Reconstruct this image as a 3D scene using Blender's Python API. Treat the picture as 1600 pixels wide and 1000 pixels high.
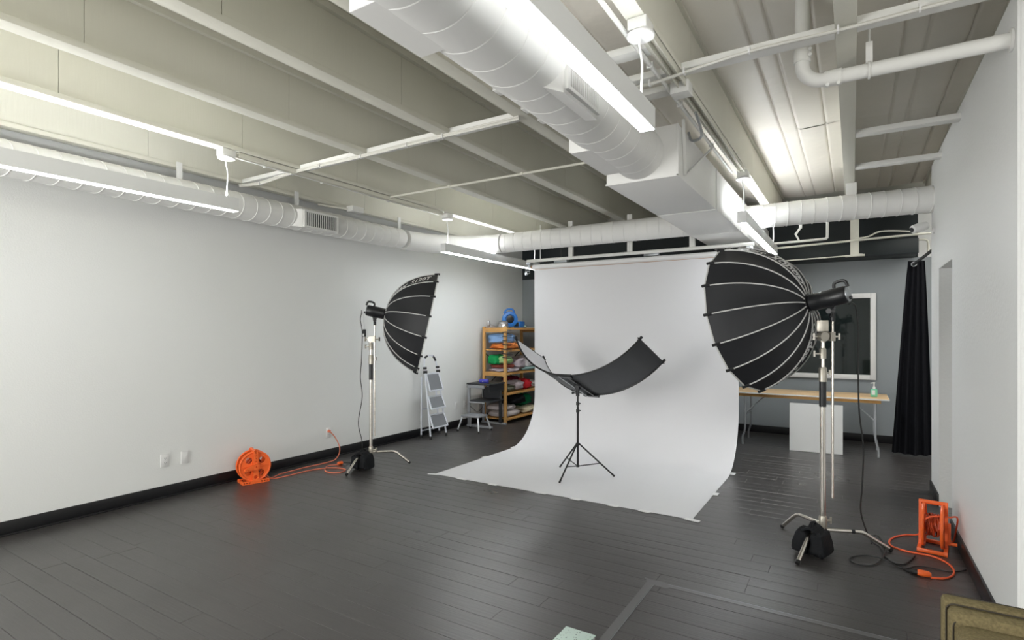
import bpy, bmesh, math, random
from mathutils import Vector, Matrix, noise
from mathutils.geometry import delaunay_2d_cdt
R = math.radians; PI = math.pi
scene = bpy.context.scene
for o in list(bpy.data.objects): bpy.data.objects.remove(o)
COL = scene.collection

# ---------------------------------------------------------------- camera, world, exposure
cam_d = bpy.data.cameras.new('camera'); cam = bpy.data.objects.new('camera', cam_d); COL.objects.link(cam)
cam.location = (0, 0, 1.5); cam.rotation_euler = (R(90), 0, R(31.85))
cam_d.sensor_width = 36; cam_d.lens = 858 / 1600 * 36; cam_d.shift_y = 0.01125; cam_d.clip_start = .05
scene.camera = cam
w = bpy.data.worlds.new('world'); scene.world = w; w.use_nodes = True
w.node_tree.nodes['Background'].inputs[0].default_value = (.9, .95, 1, 1)
w.node_tree.nodes['Background'].inputs[1].default_value = .3
scene.view_settings.view_transform = 'Standard'; scene.view_settings.look = 'None'
scene.view_settings.gamma = 1; scene.view_settings.use_curve_mapping = False
scene.view_settings.exposure = 0.90
LAMP_DOWN = 27.0; LAMP_UP = 23.0
def area(name, loc, target, sx, sy, power, col=(1, 1, 1)):
    d = bpy.data.lights.new(name, 'AREA'); d.shape = 'RECTANGLE'; d.size = sx; d.size_y = sy; d.energy = power; d.color = col
    o = bpy.data.objects.new(name, d); COL.objects.link(o); o.location = loc
    from mathutils import Vector as V_
    o.rotation_euler = (V_(target)-V_(loc)).to_track_quat('-Z', 'Y').to_euler(); return o
area('ceiling_fill', (-2.9, -1.0, 1.2), (-2.6, .6, 3.4), 1.2, 1.2, 20, (1, .99, .97))  # added unseen fill aimed upwards to brighten the joist webs
# added unseen fill behind the camera, brightens right wall and backdrop
area('rear_left_fill', (-3.7, -2.4, 1.5), (.6, 4.6, 2.3), 2.4, 2.2, 95, (1, .99, .97))
area('right_side_fill', (2.85, .5, 1.5), (-3, 2.5, 2.0), 4.0, 2.0, 58, (1, .98, .95))  # added area fill out of view, lifts the left wall and ceiling
area('back_right_fill', (1.9, 7.0, 3.2), (1.2, 7.4, 0), 1.6, 1.6, 46, (1, .98, .95))  # unseen fill added beyond the partition to brighten the back of the room

# ---------------------------------------------------------------- materials
def mat(name, col, rough=.5, metal=0, spec=.5, bump=0, bscale=40, var=0, vscale=3, emit=None, stretch=(1,1,1), detail=3, coat=0, island=0, bdist=.01):
    m = bpy.data.materials.new(name); m.use_nodes = True; nt = m.node_tree; b = nt.nodes['Principled BSDF']
    b.inputs['Base Color'].default_value = (*col, 1); b.inputs['Roughness'].default_value = rough
    b.inputs['Metallic'].default_value = metal; b.inputs['Specular IOR Level'].default_value = spec
    b.inputs['Coat Weight'].default_value = coat
    if emit:
        b.inputs['Emission Color'].default_value = (*emit[0], 1); b.inputs['Emission Strength'].default_value = emit[1]
    if bump or var:
        tc = nt.nodes.new('ShaderNodeTexCoord'); mp = nt.nodes.new('ShaderNodeMapping'); mp.inputs['Scale'].default_value = stretch
        nt.links.new(tc.outputs['Object'], mp.inputs[0])
    if bump:
        n = nt.nodes.new('ShaderNodeTexNoise'); n.inputs['Scale'].default_value = bscale; n.inputs['Detail'].default_value = detail
        nt.links.new(mp.outputs[0], n.inputs['Vector'])
        bp = nt.nodes.new('ShaderNodeBump'); bp.inputs['Strength'].default_value = bump; bp.inputs['Distance'].default_value = bdist
        nt.links.new(n.outputs[0], bp.inputs['Height']); nt.links.new(bp.outputs[0], b.inputs['Normal'])
    if var or island:
        mx = nt.nodes.new('ShaderNodeMix'); mx.data_type = 'RGBA'
        mx.inputs[6].default_value = (*[c * (1 - max(var, island)) for c in col], 1)
        mx.inputs[7].default_value = (*[min(1, c * (1 + max(var, island))) for c in col], 1)
        if island:
            g = nt.nodes.new('ShaderNodeNewGeometry'); nt.links.new(g.outputs['Random Per Island'], mx.inputs[0])
        else:
            n2 = nt.nodes.new('ShaderNodeTexNoise'); n2.inputs['Scale'].default_value = vscale; n2.inputs['Detail'].default_value = 4
            nt.links.new(mp.outputs[0], n2.inputs['Vector']); nt.links.new(n2.outputs[0], mx.inputs[0])
        nt.links.new(mx.outputs[2], b.inputs['Base Color'])
    return m

M = {}
M['wall'] = mat('wall_paint', (.80, .81, .795), .55, bump=.25, bscale=90, spec=.3, bdist=.004)
M['wall_rough'] = mat('textured_paint', (.82, .83, .82), .5, bump=.5, bscale=45, spec=.35, bdist=.006)
M['grey'] = mat('grey_paint', (.28, .305, .315), .5, bump=.15, bscale=90, spec=.3)
M['dark'] = mat('dark_green_paint', (.022, .028, .03), .5, spec=.3)
M['base'] = mat('black_baseboard', (.008, .008, .009), .35)
M['ceil'] = mat('ceiling_paint', (.69, .68, .60), .6, var=.05, vscale=2.5, bump=.12, bscale=60, stretch=(1, 1, .08), spec=.25)
M['ceilw'] = mat('white_ceiling_paint', (.80, .80, .77), .55, var=.03, vscale=5, spec=.3)
M['insul'] = mat('insulation_facing', (.82, .785, .71), .45, var=.05, vscale=1.5, bump=.5, bscale=5, spec=.3, bdist=.02)
M['duct'] = mat('duct_paint', (.80, .80, .78), .5, spec=.3, var=.02)
M['white'] = mat('white_enamel', (.78, .78, .77), .35)
M['lampbody'] = mat('lamp_body', (.70, .71, .71), .4)
M['cablew'] = mat('white_cable', (.68, .67, .62), .5)
M['lens'] = mat('lamp_lens', (.9, .9, .9), .4, emit=((.93, .97, 1.0), LAMP_DOWN))
for nm_, kd, ku in (('a', .2, 1.0), ('b', .5, .42), ('c', .4, .5)):   # lamp glow scaled unevenly, only to even out the room's light
    M['lens_'+nm_] = mat('lamp_lens_'+nm_, (.9, .9, .9), .4, emit=((.93, .97, 1.0), LAMP_DOWN*kd))
    M['lensup_'+nm_] = mat('lamp_upper_lens_'+nm_, (.9, .9, .9), .4, emit=((.96, .98, 1.0), LAMP_UP*ku))
M['lensup'] = mat('lamp_upper_lens', (.9, .9, .9), .4, emit=((.96, .98, 1.0), LAMP_UP))
M['paper'] = mat('backdrop_paper', (.70, .70, .715), .75, spec=.15)
M['tape'] = mat('white_tape', (.78, .78, .78), .5)
M['core'] = mat('cardboard_core', (.42, .27, .17), .7)
M['fabric'] = mat('black_fabric', (.014, .015, .018), .55, bump=.1, bscale=300, spec=.4)
M['silver'] = mat('silver_lining', (.7, .7, .72), .35, metal=.7)
M['pipingw'] = mat('grey_piping', (.58, .58, .57), .5)
M['blackp'] = mat('black_plastic', (.012, .013, .015), .35)
M['blackm'] = mat('black_metal', (.015, .015, .016), .3, metal=.3)
M['chrome'] = mat('brushed_chrome', (.75, .71, .65), .25, metal=1)
M['cast'] = mat('cast_metal', (.50, .47, .41), .42, metal=.85)
M['alu'] = mat('aluminium', (.62, .64, .66), .35, metal=.6)
M['bag'] = mat('black_canvas', (.010, .011, .013), .75, bump=.3, bscale=60, spec=.2)
M['orange'] = mat('orange_plastic', (.93, .15, .028), .38)
M['cordo'] = mat('orange_cord', (.86, .13, .04), .45)
M['cordd'] = mat('wound_cord_red', (.50, .07, .02), .5)
M['cordp'] = mat('faded_orange_cord', (.75, .20, .11), .5)
M['rubber'] = mat('black_rubber', (.01, .01, .01), .5)
M['lgrey'] = mat('reflector_black', (.035, .037, .042), .5, spec=.5)
M['tread'] = mat('ribbed_tread', (.22, .23, .25), .6, bump=.4, bscale=30, stretch=(1, 1, 12))
M['ladder'] = mat('ladder_enamel', (.70, .73, .80), .35)
M['pine'] = mat('pine', (.62, .34, .11), .5, var=.15, vscale=6, stretch=(3, 3, .6))
M['ply'] = mat('birch_ply', (.66, .46, .25), .45, var=.08, vscale=4, stretch=(.5, 5, 5))
M['galv'] = mat('galvanised', (.42, .44, .46), .35, metal=.7)
M['cartgrey'] = mat('cart_grey', (.33, .34, .36), .45, metal=.3)
M['charcoal'] = mat('charcoal_board', (.03, .032, .036), .5)
M['board'] = mat('white_board', (.70, .71, .70), .4)
M['glass'] = mat('dark_window_glass', (.012, .018, .018), .04, spec=.6)
M['clear'] = mat('gel_green', (.18, .55, .35), .1)
M['gelpl'] = mat('clear_plastic', (.7, .75, .73), .12)
M['curtain'] = mat('black_curtain', (.006, .0065, .009), .8, spec=.15)
M['steel'] = mat('dark_steel', (.06, .06, .06), .35, metal=.6)
M['sofa'] = mat('olive_tweed', (.165, .135, .070), .9, var=.55, vscale=140, bump=.6, bscale=160, spec=.1, bdist=.003)
M['pipingd'] = mat('dark_piping', (.035, .028, .018), .8)
M['blue'] = mat('blue_plastic', (.02, .16, .52), .35)
M['purple'] = mat('violet_plastic', (.06, .06, .42), .4)
M['pot'] = mat('spun_aluminium', (.45, .45, .46), .3, metal=.8)
M['tapeg'] = mat('clear_tape', (.115, .113, .115), .32, spec=.8)
M['orangetape'] = mat('yellow_label', (.7, .62, .2), .5)

def cloth(name, col): 
    M[name] = mat(name, col, .85, bump=.4, bscale=25, var=.12, vscale=10, spec=.1)
cloth('cloth_blue', (.30, .50, .85)); cloth('cloth_orange', (.80, .26, .07)); cloth('cloth_green', (.02, .36, .11))
cloth('cloth_lime', (.42, .70, .30)); cloth('cloth_lilac', (.50, .43, .47)); cloth('cloth_white', (.66, .62, .62))
cloth('cloth_red', (.62, .03, .04)); cloth('cloth_maroon', (.13, .01, .025)); cloth('cloth_grey', (.22, .24, .23))
cloth('cloth_black', (.012, .012, .014)); cloth('cloth_cream', (.72, .62, .45)); cloth('cloth_brick', (.42, .12, .09))
cloth('cloth_teal', (.38, .55, .53)); cloth('cloth_darkgreen', (.01, .17, .07)); cloth('cloth_pillow', (.56, .50, .49))
cloth('cloth_moss', (.14, .14, .10)); cloth('cloth_stripe', (.50, .42, .44))

# floor plank material: dark stained, worn, glossy, grain along X
def plank_mat():
    m = bpy.data.materials.new('ebony_stained_plank'); m.use_nodes = True; nt = m.node_tree; b = nt.nodes['Principled BSDF']
    N = nt.nodes.new; L = nt.links.new
    g = N('ShaderNodeNewGeometry'); tc = N('ShaderNodeTexCoord')
    mp = N('ShaderNodeMapping'); mp.inputs['Scale'].default_value = (1.2, 22, 1); L(tc.outputs['Object'], mp.inputs[0])
    n1 = N('ShaderNodeTexNoise'); n1.inputs['Scale'].default_value = 3.5; n1.inputs['Detail'].default_value = 7; n1.inputs['Roughness'].default_value = .6
    L(mp.outputs[0], n1.inputs['Vector'])
    n2 = N('ShaderNodeTexNoise'); n2.inputs['Scale'].default_value = 1.3; n2.inputs['Detail'].default_value = 5; L(tc.outputs['Object'], n2.inputs['Vector'])
    cr = N('ShaderNodeMix'); cr.data_type = 'RGBA'; cr.inputs[6].default_value = (.017, .0155, .0155, 1); cr.inputs[7].default_value = (.060, .055, .053, 1)
    ad = N('ShaderNodeMath'); ad.operation = 'MULTIPLY_ADD'; L(n1.outputs[0], ad.inputs[0]); ad.inputs[1].default_value = .6
    sc = N('ShaderNodeMath'); sc.operation = 'MULTIPLY'; L(g.outputs['Random Per Island'], sc.inputs[0]); sc.inputs[1].default_value = .7; L(sc.outputs[0], ad.inputs[2])
    L(ad.outputs[0], cr.inputs[0])
    # pale scuffs
    n3 = N('ShaderNodeTexNoise'); n3.inputs['Scale'].default_value = 60; n3.inputs['Detail'].default_value = 2; L(tc.outputs['Object'], n3.inputs['Vector'])
    sf = N('ShaderNodeMapRange'); sf.inputs[1].default_value = .76; sf.inputs[2].default_value = .80; sf.inputs[3].default_value = 0; sf.inputs[4].default_value = .35; L(n3.outputs[0], sf.inputs[0]); sf.inputs[4].default_value = 0
    c2 = N('ShaderNodeMix'); c2.data_type = 'RGBA'; L(sf.outputs[0], c2.inputs[0]); L(cr.outputs[2], c2.inputs[6]); c2.inputs[7].default_value = (.3, .29, .27, 1)
    L(c2.outputs[2], b.inputs['Base Color'])
    rr = N('ShaderNodeMapRange'); rr.inputs[1].default_value = .3; rr.inputs[2].default_value = .7; rr.inputs[3].default_value = .24; rr.inputs[4].default_value = .36
    L(n2.outputs[0], rr.inputs[0])
    r2 = N('ShaderNodeMath'); r2.operation = 'MULTIPLY_ADD'; L(g.outputs['Random Per Island'], r2.inputs[0]); r2.inputs[1].default_value = .05; L(rr.outputs[0], r2.inputs[2]); L(r2.outputs[0], b.inputs['Roughness'])
    b.inputs['Specular IOR Level'].default_value = 1.0
    bp = N('ShaderNodeBump'); bp.inputs['Strength'].default_value = .6; bp.inputs['Distance'].default_value = .003; L(n1.outputs[0], bp.inputs['Height'])
    # slow cupping across each board
    L(bp.outputs[0], b.inputs['Normal'])
    return m
M['plank'] = plank_mat()

def print_mat():
    m = bpy.data.materials.new('printed_cover'); m.use_nodes = True; nt = m.node_tree; b = nt.nodes['Principled BSDF']
    tc = nt.nodes.new('ShaderNodeTexCoord'); v = nt.nodes.new('ShaderNodeTexVoronoi'); v.inputs['Scale'].default_value = 60
    nt.links.new(tc.outputs['Object'], v.inputs['Vector'])
    r = nt.nodes.new('ShaderNodeValToRGB'); e = r.color_ramp.elements
    e[0].color = (.08, .12, .12, 1); e[0].position = .12; e[1].color = (.55, .68, .62, 1); e[1].position = .3
    nt.links.new(v.outputs['Distance'], r.inputs[0]); nt.links.new(r.outputs[0], b.inputs['Base Color']); b.inputs['Roughness'].default_value = .5
    return m
M['print'] = print_mat()

# ---------------------------------------------------------------- mesh helpers
class MB:
    def __init__(s): s.v = []; s.f = []; s.mi = []; s.cur = 0
    def add(s, vs, fs, T=None):
        n = len(s.v)
        for p in vs:
            p = Vector(p); s.v.append(T @ p if T else p)
        for f in fs: s.f.append([i + n for i in f]); s.mi.append(s.cur)
        return s
    def box(s, a, b, T=None, bev=0):
        x0, y0, z0 = a; x1, y1, z1 = b
        if x0 > x1: x0, x1 = x1, x0
        if y0 > y1: y0, y1 = y1, y0
        if z0 > z1: z0, z1 = z1, z0
        if not bev:
            return s.add([(x0,y0,z0),(x1,y0,z0),(x1,y1,z0),(x0,y1,z0),(x0,y0,z1),(x1,y0,z1),(x1,y1,z1),(x0,y1,z1)],
                  [(0,3,2,1),(4,5,6,7),(0,1,5,4),(1,2,6,5),(2,3,7,6),(3,0,4,7)], T)
        bm = bmesh.new(); bmesh.ops.create_cube(bm, size=1)
        for v in bm.verts: v.co = Vector(((x0+x1)/2 + v.co.x*(x1-x0), (y0+y1)/2 + v.co.y*(y1-y0), (z0+z1)/2 + v.co.z*(z1-z0)))
        bmesh.ops.bevel(bm, geom=bm.edges[:], offset=bev, segments=3 if bev > .02 else 2, profile=.5, affect='EDGES')
        bm.verts.index_update(); vs = [v.co.copy() for v in bm.verts]; fs = [[v.index for v in f.verts] for f in bm.faces]; bm.free()
        return s.add(vs, fs, T)
    def bar(s, p, q, w, h, up=(0,0,1)):
        p = Vector(p); q = Vector(q); d = (q-p); L = d.length; d.normalize(); up = Vector(up)
        if abs(d.dot(up)) > .98: up = Vector((0,1,0))
        x = d.cross(up).normalized(); z = x.cross(d)
        T = Matrix((( x.x, d.x, z.x, p.x),(x.y, d.y, z.y, p.y),(x.z, d.z, z.z, p.z),(0,0,0,1)))
        return s.box((-w/2, 0, -h/2), (w/2, L, h/2), T)
    def tube(s, pts, r, n=8, caps=True, closed=False):
        pts = [Vector(p) for p in pts]; m = len(pts); rs = r if isinstance(r, (list, tuple)) else [r]*m
        up = None; base = len(s.v); vs = []; fs = []
        for i, p in enumerate(pts):
            if closed: t = pts[(i+1) % m] - pts[(i-1) % m]
            else: t = (pts[min(i+1, m-1)] - pts[max(i-1, 0)])
            t.normalize()
            if up is None:
                up = Vector((0,0,1)) if abs(t.z) < .9 else Vector((1,0,0))
            x = t.cross(up)
            if x.length < 1e-5: x = t.cross(Vector((1,.1,0)))
            x.normalize(); y = x.cross(t).normalized(); up = y
            for k in range(n):
                a = 2*PI*k/n; vs.append(p + rs[i]*(math.cos(a)*x + math.sin(a)*y))
        for i in range(m if closed else m-1):
            j = (i+1) % m
            for k in range(n): fs.append((i*n+k, i*n+(k+1) % n, j*n+(k+1) % n, j*n+k))
        if caps and not closed: fs.append(tuple(range(n))[::-1]); fs.append(tuple((m-1)*n+k for k in range(n)))
        return s.add(vs, fs)
    def cyl(s, p, q, r, r2=None, n=16): return s.tube([p, q], [r, r if r2 is None else r2], n)
    def lathe(s, prof, o, ax, n=24, tilt=0, caps=True):
        """prof: list of (r, x along axis)"""
        o = Vector(o); ax = Vector(ax).normalized(); u = Vector((0,0,1)) if abs(ax.z) < .9 else Vector((1,0,0))
        x = ax.cross(u).normalized(); y = x.cross(ax); vs = []; fs = []
        for r, h in prof:
            for k in range(n):
                a = 2*PI*k/n; vs.append(o + ax*(h + tilt*r*math.cos(a)) + r*(math.cos(a)*x + math.sin(a)*y))
        for i in range(len(prof)-1):
            for k in range(n): fs.append((i*n+k, i*n+(k+1) % n, (i+1)*n+(k+1) % n, (i+1)*n+k))
        if caps: fs.append(tuple(range(n))[::-1]); fs.append(tuple((len(prof)-1)*n+k for k in range(n)))
        return s.add(vs, fs)
    def plate(s, outline, holes, t, T):
        vs = []; es = []
        for loop in [outline]+holes:
            b = len(vs); vs += [Vector(p) for p in loop]; es += [(b+i, b+(i+1) % len(loop)) for i in range(len(loop))]
        ov, oe, of, *_ = delaunay_2d_cdt(vs, es, [], 1, 1e-6)
        def inside(p, poly):
            c = False; j = len(poly)-1
            for i in range(len(poly)):
                xi, yi = poly[i]; xj, yj = poly[j]
                if (yi > p[1]) != (yj > p[1]) and p[0] < (xj-xi)*(p[1]-yi)/(yj-yi)+xi: c = not c
                j = i
            return c
        tris = []
        for f in of:
            cx = sum(ov[i][0] for i in f)/len(f); cy = sum(ov[i][1] for i in f)/len(f)
            if inside((cx, cy), outline) and not any(inside((cx, cy), h) for h in holes): tris.append(list(f))
        n = len(ov); V = [(p[0], p[1], -t/2) for p in ov] + [(p[0], p[1], t/2) for p in ov]
        F = [f[::-1] for f in tris] + [[i+n for i in f] for f in tris]
        ed = {}
        for f in tris:
            for i in range(len(f)):
                a, b = f[i], f[(i+1) % len(f)]; k = (min(a,b), max(a,b)); ed.setdefault(k, []).append((a, b))
        for k, l in ed.items():
            if len(l) == 1: a, b = l[0]; F.append([a, b, b+n, a+n])
        return s.add(V, F, T)
    def grid(s, fn, nu, nv, closeu=False, closev=False):
        vs = [fn(i/(nu if closeu else nu-1), j/(nv if closev else nv-1)) for i in range(nu) for j in range(nv)]; fs = []
        for i in range(nu if closeu else nu-1):
            for j in range(nv if closev else nv-1):
                i2 = (i+1) % nu; j2 = (j+1) % nv; fs.append((i*nv+j, i2*nv+j, i2*nv+j2, i*nv+j2))
        return s.add(vs, fs)
    def blob(s, c, size, seed=0, amp=.18, freq=2.5, n=22, ex=.6, rz=0, folds=0):
        c = Vector(c); off = Vector((seed*7.3, seed*3.1, seed*5.7)); vs = []; fs = []; nv = n//2+1
        def sp(v, e): return math.copysign(abs(v)**e, v)
        for j in range(nv):
            ph = -PI/2 + PI*j/(nv-1)
            for i in range(n):
                th = 2*PI*i/n
                d = Vector((sp(math.cos(ph), ex)*sp(math.cos(th), ex), sp(math.cos(ph), ex)*sp(math.sin(th), ex), sp(math.sin(ph), ex)))
                k = 1 + amp*noise.noise(d*freq + off) + amp*.5*noise.noise(d*freq*2.7 + off)
                if folds: k += folds*math.sin(d.z*9 + 3*noise.noise(d*1.5+off))
                p = Vector((d.x*size[0]/2*k, d.y*size[1]/2*k, d.z*size[2]/2*k)); p.rotate(Matrix.Rotation(rz, 3, 'Z')); vs.append(c + p)
        for j in range(nv-1):
            for i in range(n): fs.append((j*n+i, j*n+(i+1) % n, (j+1)*n+(i+1) % n, (j+1)*n+i))
        return s.add(vs, fs)

ORG = {}
def setp(o, label=None, cat=None, group=None, kind=None):
    if label: o['label'] = label
    if cat: o['category'] = cat
    if group: o['group'] = group
    if kind: o['kind'] = kind
def build(name, mb, m, parent=None, label=None, cat=None, group=None, kind=None, smooth=True, angle=35, loc=None):
    """one mesh object. world coordinates are stored relative to the thing's own base point"""
    me = bpy.data.meshes.new(name)
    if parent is not None: org = ORG.get(parent.name, Vector((0,0,0)))
    else: org = Vector(loc) if loc is not None else Vector((0,0,0))
    me.from_pydata([tuple(p - org) for p in mb.v], [], mb.f)
    ms = m if isinstance(m, (list, tuple)) else [m]
    for x in ms: me.materials.append(M[x])
    if len(ms) > 1: me.polygons.foreach_set('material_index', mb.mi)
    me.validate(); me.update()
    if smooth:
        me.polygons.foreach_set('use_smooth', [True]*len(me.polygons)); me.set_sharp_from_angle(angle=R(angle))
    o = bpy.data.objects.new(name, me); COL.objects.link(o)
    if parent is not None: o.parent = parent; ORG[o.name] = org
    else: o.location = org; ORG[o.name] = org
    setp(o, label, cat, group, kind); return o
def thing(name, label, cat, loc=(0,0,0), group=None, rotz=0, local=False):
    o = bpy.data.objects.new(name, None); COL.objects.link(o); o.location = loc; o.empty_display_size = .1
    o.rotation_euler = (0, 0, rotz); ORG[o.name] = Vector((0,0,0)) if local else Vector(loc); setp(o, label, cat, group); return o
def copy_tree(o, parent=None):
    c = o.copy(); COL.objects.link(c)
    if parent is not None: c.parent = parent
    for ch in [x for x in o.children]: copy_tree(ch, c)
    return c
def spline(pts, n=6):
    P = [Vector(p) for p in pts]; out = []
    for i in range(len(P)-1):
        a = P[max(i-1,0)]; b = P[i]; c = P[i+1]; d = P[min(i+2, len(P)-1)]
        for k in range(n):
            t = k/n; out.append(.5*((2*b) + (-a+c)*t + (2*a-5*b+4*c-d)*t*t + (-a+3*b-3*c+d)*t**3))
    out.append(P[-1]); return out
def circ(cx, cy, r, n=16, a0=0): return [(cx+r*math.cos(a0+2*PI*i/n), cy+r*math.sin(a0+2*PI*i/n)) for i in range(n)]

# ================================================================ STRUCTURE
XL, XR, YB, YF = -5.3, .625, 8.9, -3.0
# --- floor with boards
fl = build('floor', MB().box((XL-.1, YF-.1, -.1), (3.0, YB+.1, -.014)), 'rubber', kind='structure')
rng = random.Random(5)
boards = []
W = .125; y = 2.872 - 47*W
joint = {round(3.372-2.872, 3): -1.835, round(3.247-2.872, 3): -1.009, 0.0: -1.481}
while y < YB:
    key = round(y - 2.872, 3); x = XL + .004
    cuts = []
    jx = joint.get(key)
    xx = (jx if jx is not None else XL + rng.uniform(.3, 1.7))
    while xx > XL+.25: xx -= rng.uniform(1.1, 1.8)
    if jx is not None:
        cuts = [jx]; a = jx
        while a > XL+.5: a -= rng.uniform(1.0, 1.7); cuts.insert(0, a)
        a = jx
        while a < 2.3: a += rng.uniform(1.0, 1.7); cuts.append(a)
    else:
        a = xx
        while a < 2.6: a += rng.uniform(1.0, 1.9); cuts.append(a)
    cuts = [c for c in cuts if XL+.12 < c < 2.7]
    xs = [XL+.004] + cuts + [2.9]
    for i in range(len(xs)-1): boards.append((xs[i], xs[i+1], y, y+W))
    y += W
def board_mb(mb, b):
    x0, x1, y0, y1 = b; g = .0007; c = .0016; top = rng.uniform(-.0007, .0002); tl = rng.uniform(-.0003, .0003); tw = rng.uniform(-.0005, .0005)
    x0 += g*.5; x1 -= g*.5; y0 += g; y1 -= g
    if x0 > XL and False: pass
    zs = lambda X, Y: top + (tw if Y > (y0+y1)/2 else -tw) + (tl if X > (x0+x1)/2 else -tl)
    ym = (y0+y1)/2; crown = .0009
    vs = [(x0,y0,-.014),(x1,y0,-.014),(x1,y1,-.014),(x0,y1,-.014)]
    vs += [(x0,y0,zs(x0,y0)-c*.6),(x1,y0,zs(x1,y0)-c*.6),(x1,y1,zs(x1,y1)-c*.6),(x0,y1,zs(x0,y1)-c*.6)]
    vs += [(x0+c*.6,y0+c,zs(x0,y0)),(x1-c*.6,y0+c,zs(x1,y0)),(x1-c*.6,y1-c,zs(x1,y1)),(x0+c*.6,y1-c,zs(x0,y1)),
           (x0+c*.6,ym,top+crown-tl),(x1-c*.6,ym,top+crown+tl)]
    mb.add(vs, [(0,1,5,4),(1,2,6,5),(2,3,7,6),(3,0,4,7),(4,5,9,8),(5,6,10,13,9),(6,7,11,10),(7,4,8,12,11),(8,9,13,12),(12,13,10,11)])
def inview(b):
    best = None
    for fx in (0, .25, .5, .75, 1):
        X = b[0] + fx*(b[1]-b[0]); Y = (b[2]+b[3])/2; d = -.5277*X + .8494*Y; l = .8494*X + .5277*Y
        if d > .3 and abs(l/d) < .96 and 1.5/d < .59: best = d if best is None else min(best, d)
    return best
scored = sorted(((inview(b) or 99, i) for i, b in enumerate(boards)))
near = set(i for d, i in scored[:296] if d < 90)
rest = MB()
for i, b in enumerate(boards):
    if i in near:
        mb = MB(); board_mb(mb, b); build('plank', mb, 'plank', parent=fl, smooth=True, angle=20)
    else: board_mb(rest, b)
build('remaining_planks', rest, 'plank', parent=fl, kind='stuff', angle=20)

# --- walls
def struct(name, mb, m, parent=None, **k): return build(name, mb, m, parent=parent, kind=None if parent else 'structure', **k)
struct('wall_left', MB().box((XL-.12, YF-.1, -.1), (XL, YB+.1, 3.5)), 'wall')
wb = struct('wall_back', MB().box((XL-.1, YB, -.1), (3.0, YB+.1, 2.47)), 'grey')
struct('upper_wall', MB().box((XL-.1, YB-.001, 2.47), (.72, YB+.1, 3.5)), 'dark', parent=wb)
struct('upper_wall_pale', MB().box((.72, YB-.001, 2.47), (3.0, YB+.1, 3.5)), 'wall', parent=wb)
struct('wall_front', MB().box((XL-.1, YF-.1, -.1), (3.1, YF, 3.5)), 'wall')
# right partition with doorway
mb = MB(); T0, T1 = XR, XR+.15
mb.box((T0, 3.28, 0), (T1, 5.19, 3.05)).box((T0, 5.93, 0), (T1, 6.46, 3.05)).box((T0, 5.19, 2.04), (T1, 5.93, 3.05))
struct('wall_right', mb, 'wall_rough', smooth=False)
struct('wall_return', MB().box((XR+.152, 3.28, 0), (3.0, 3.42, 3.5)).box((XR+.012, 3.276, 0), (XR+.152, 3.28, 3.05)), 'wall_rough', smooth=False)
struct('wall_side', MB().box((3.0, YF, -.1), (3.1, YB, 3.5)), 'wall')
# baseboards
struct('baseboard_left', MB().box((XL, YF, 0), (XL+.014, YB-.02, .105), bev=.003), 'base')
struct('baseboard_back', MB().box((XL+.016, YB-.014, 0), (2.9, YB, .105), bev=.003), 'base')
struct('baseboard_right', MB().box((XR-.014, 3.28, 0), (XR, 5.19, .105), bev=.003).box((XR-.014, 5.93, 0), (XR, 6.46, .105), bev=.003), 'base')
struct('trim_1', MB().box((XL+.014, YF, 0), (XL+.034, YB-.02, .014), bev=.004), 'base')

# --- ceiling: deck, joists, blocking, insulation
ZC, ZB = 3.36, 2.95
ce = build('ceiling', MB().box((XL-.1, YF-.1, ZC), (3.1, YB+.1, ZC+.1)), 'ceil', kind='structure')
joists = [(-5.17, -5.08), (-4.31, -4.20), (-3.47, -3.36), (-2.615, -2.51), (-1.95, -1.85), (-.90, -.81), (-.075, .015), (.73, .82), (1.6, 1.69)]
rj = random.Random(3)
for x0, x1 in joists:
    xm = (x0+x1)/2; yE = 8.42
    m1 = MB().box((x0, YF, ZB), (x1, yE, ZB+.036), bev=.004).box((x0, YF, ZC-.04), (x1, yE, ZC))
    j = build('joist', m1, 'ceil', parent=ce)
    yy = YF + rj.uniform(-1, 0)
    while yy < yE:
        a = max(yy, YF); b = min(yy+1.22, yE)
        if b-a > .05:
            build('web_panel', MB().box((xm-.022, a+.0015, ZB+.03), (xm+.022, b-.0015, ZC-.03)), 'ceil', parent=j, smooth=False)
        yy += 1.22
def blk(x0, x1, y, z=ZB+.002, w=.089, h=.038): build('blocking_board', MB().box((x0, y, z), (x1, y+w, z+h), bev=.003), 'ceilw', parent=ce)
for a, b in zip(joists[:4], joists[1:5]): blk(a[1], b[0], 3.17)
for yv in (2.75, 3.08, 3.3): blk(-1.85, -.90, yv)
blk(-.81, -.075, 3.08); blk(.015, .73, 3.06)
for yv in (4.78, 5.75, 7.25): blk(.015, .73, yv)
blk(-.81, -.075, 7.25)
# insulation sheets (facing with longitudinal folds and cross laps), one per visible bay
def insul(x0, x1, ya, yb, seed, z=3.35):
    f = []
    for sx in (.36, .52, .80): f.append(x0 + (x1-x0)*sx)
    def fn(u, v):
        X = x0 + u*(x1-x0); Y = ya + v*(yb-ya)
        s = -.022*math.sin(PI*u)*(1+.6*noise.noise(Vector((X*1.5+seed, Y*.6, 0))))
        for q in f: s += .016*math.exp(-((X-q)/.007)**2)
        s += .010*noise.noise(Vector((X*3, Y*2.2, seed)))
        s += -.016*math.sin(PI*min(1, max(0, v)))**.4
        return Vector((X, Y, z+s))
    build('insulation_sheet', MB().grid(fn, 96, max(8, int((yb-ya)*14))), 'insul', parent=ce, angle=60)
k = 0
for x0, x1 in ((-.83, -.05), (-.02, .76)):
    for ya, yb in ((.2, 1.55), (1.55, 2.9), (2.9, 5.6), (5.6, 8.4)): insul(x0, x1, ya, yb, k); k += 1
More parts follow.
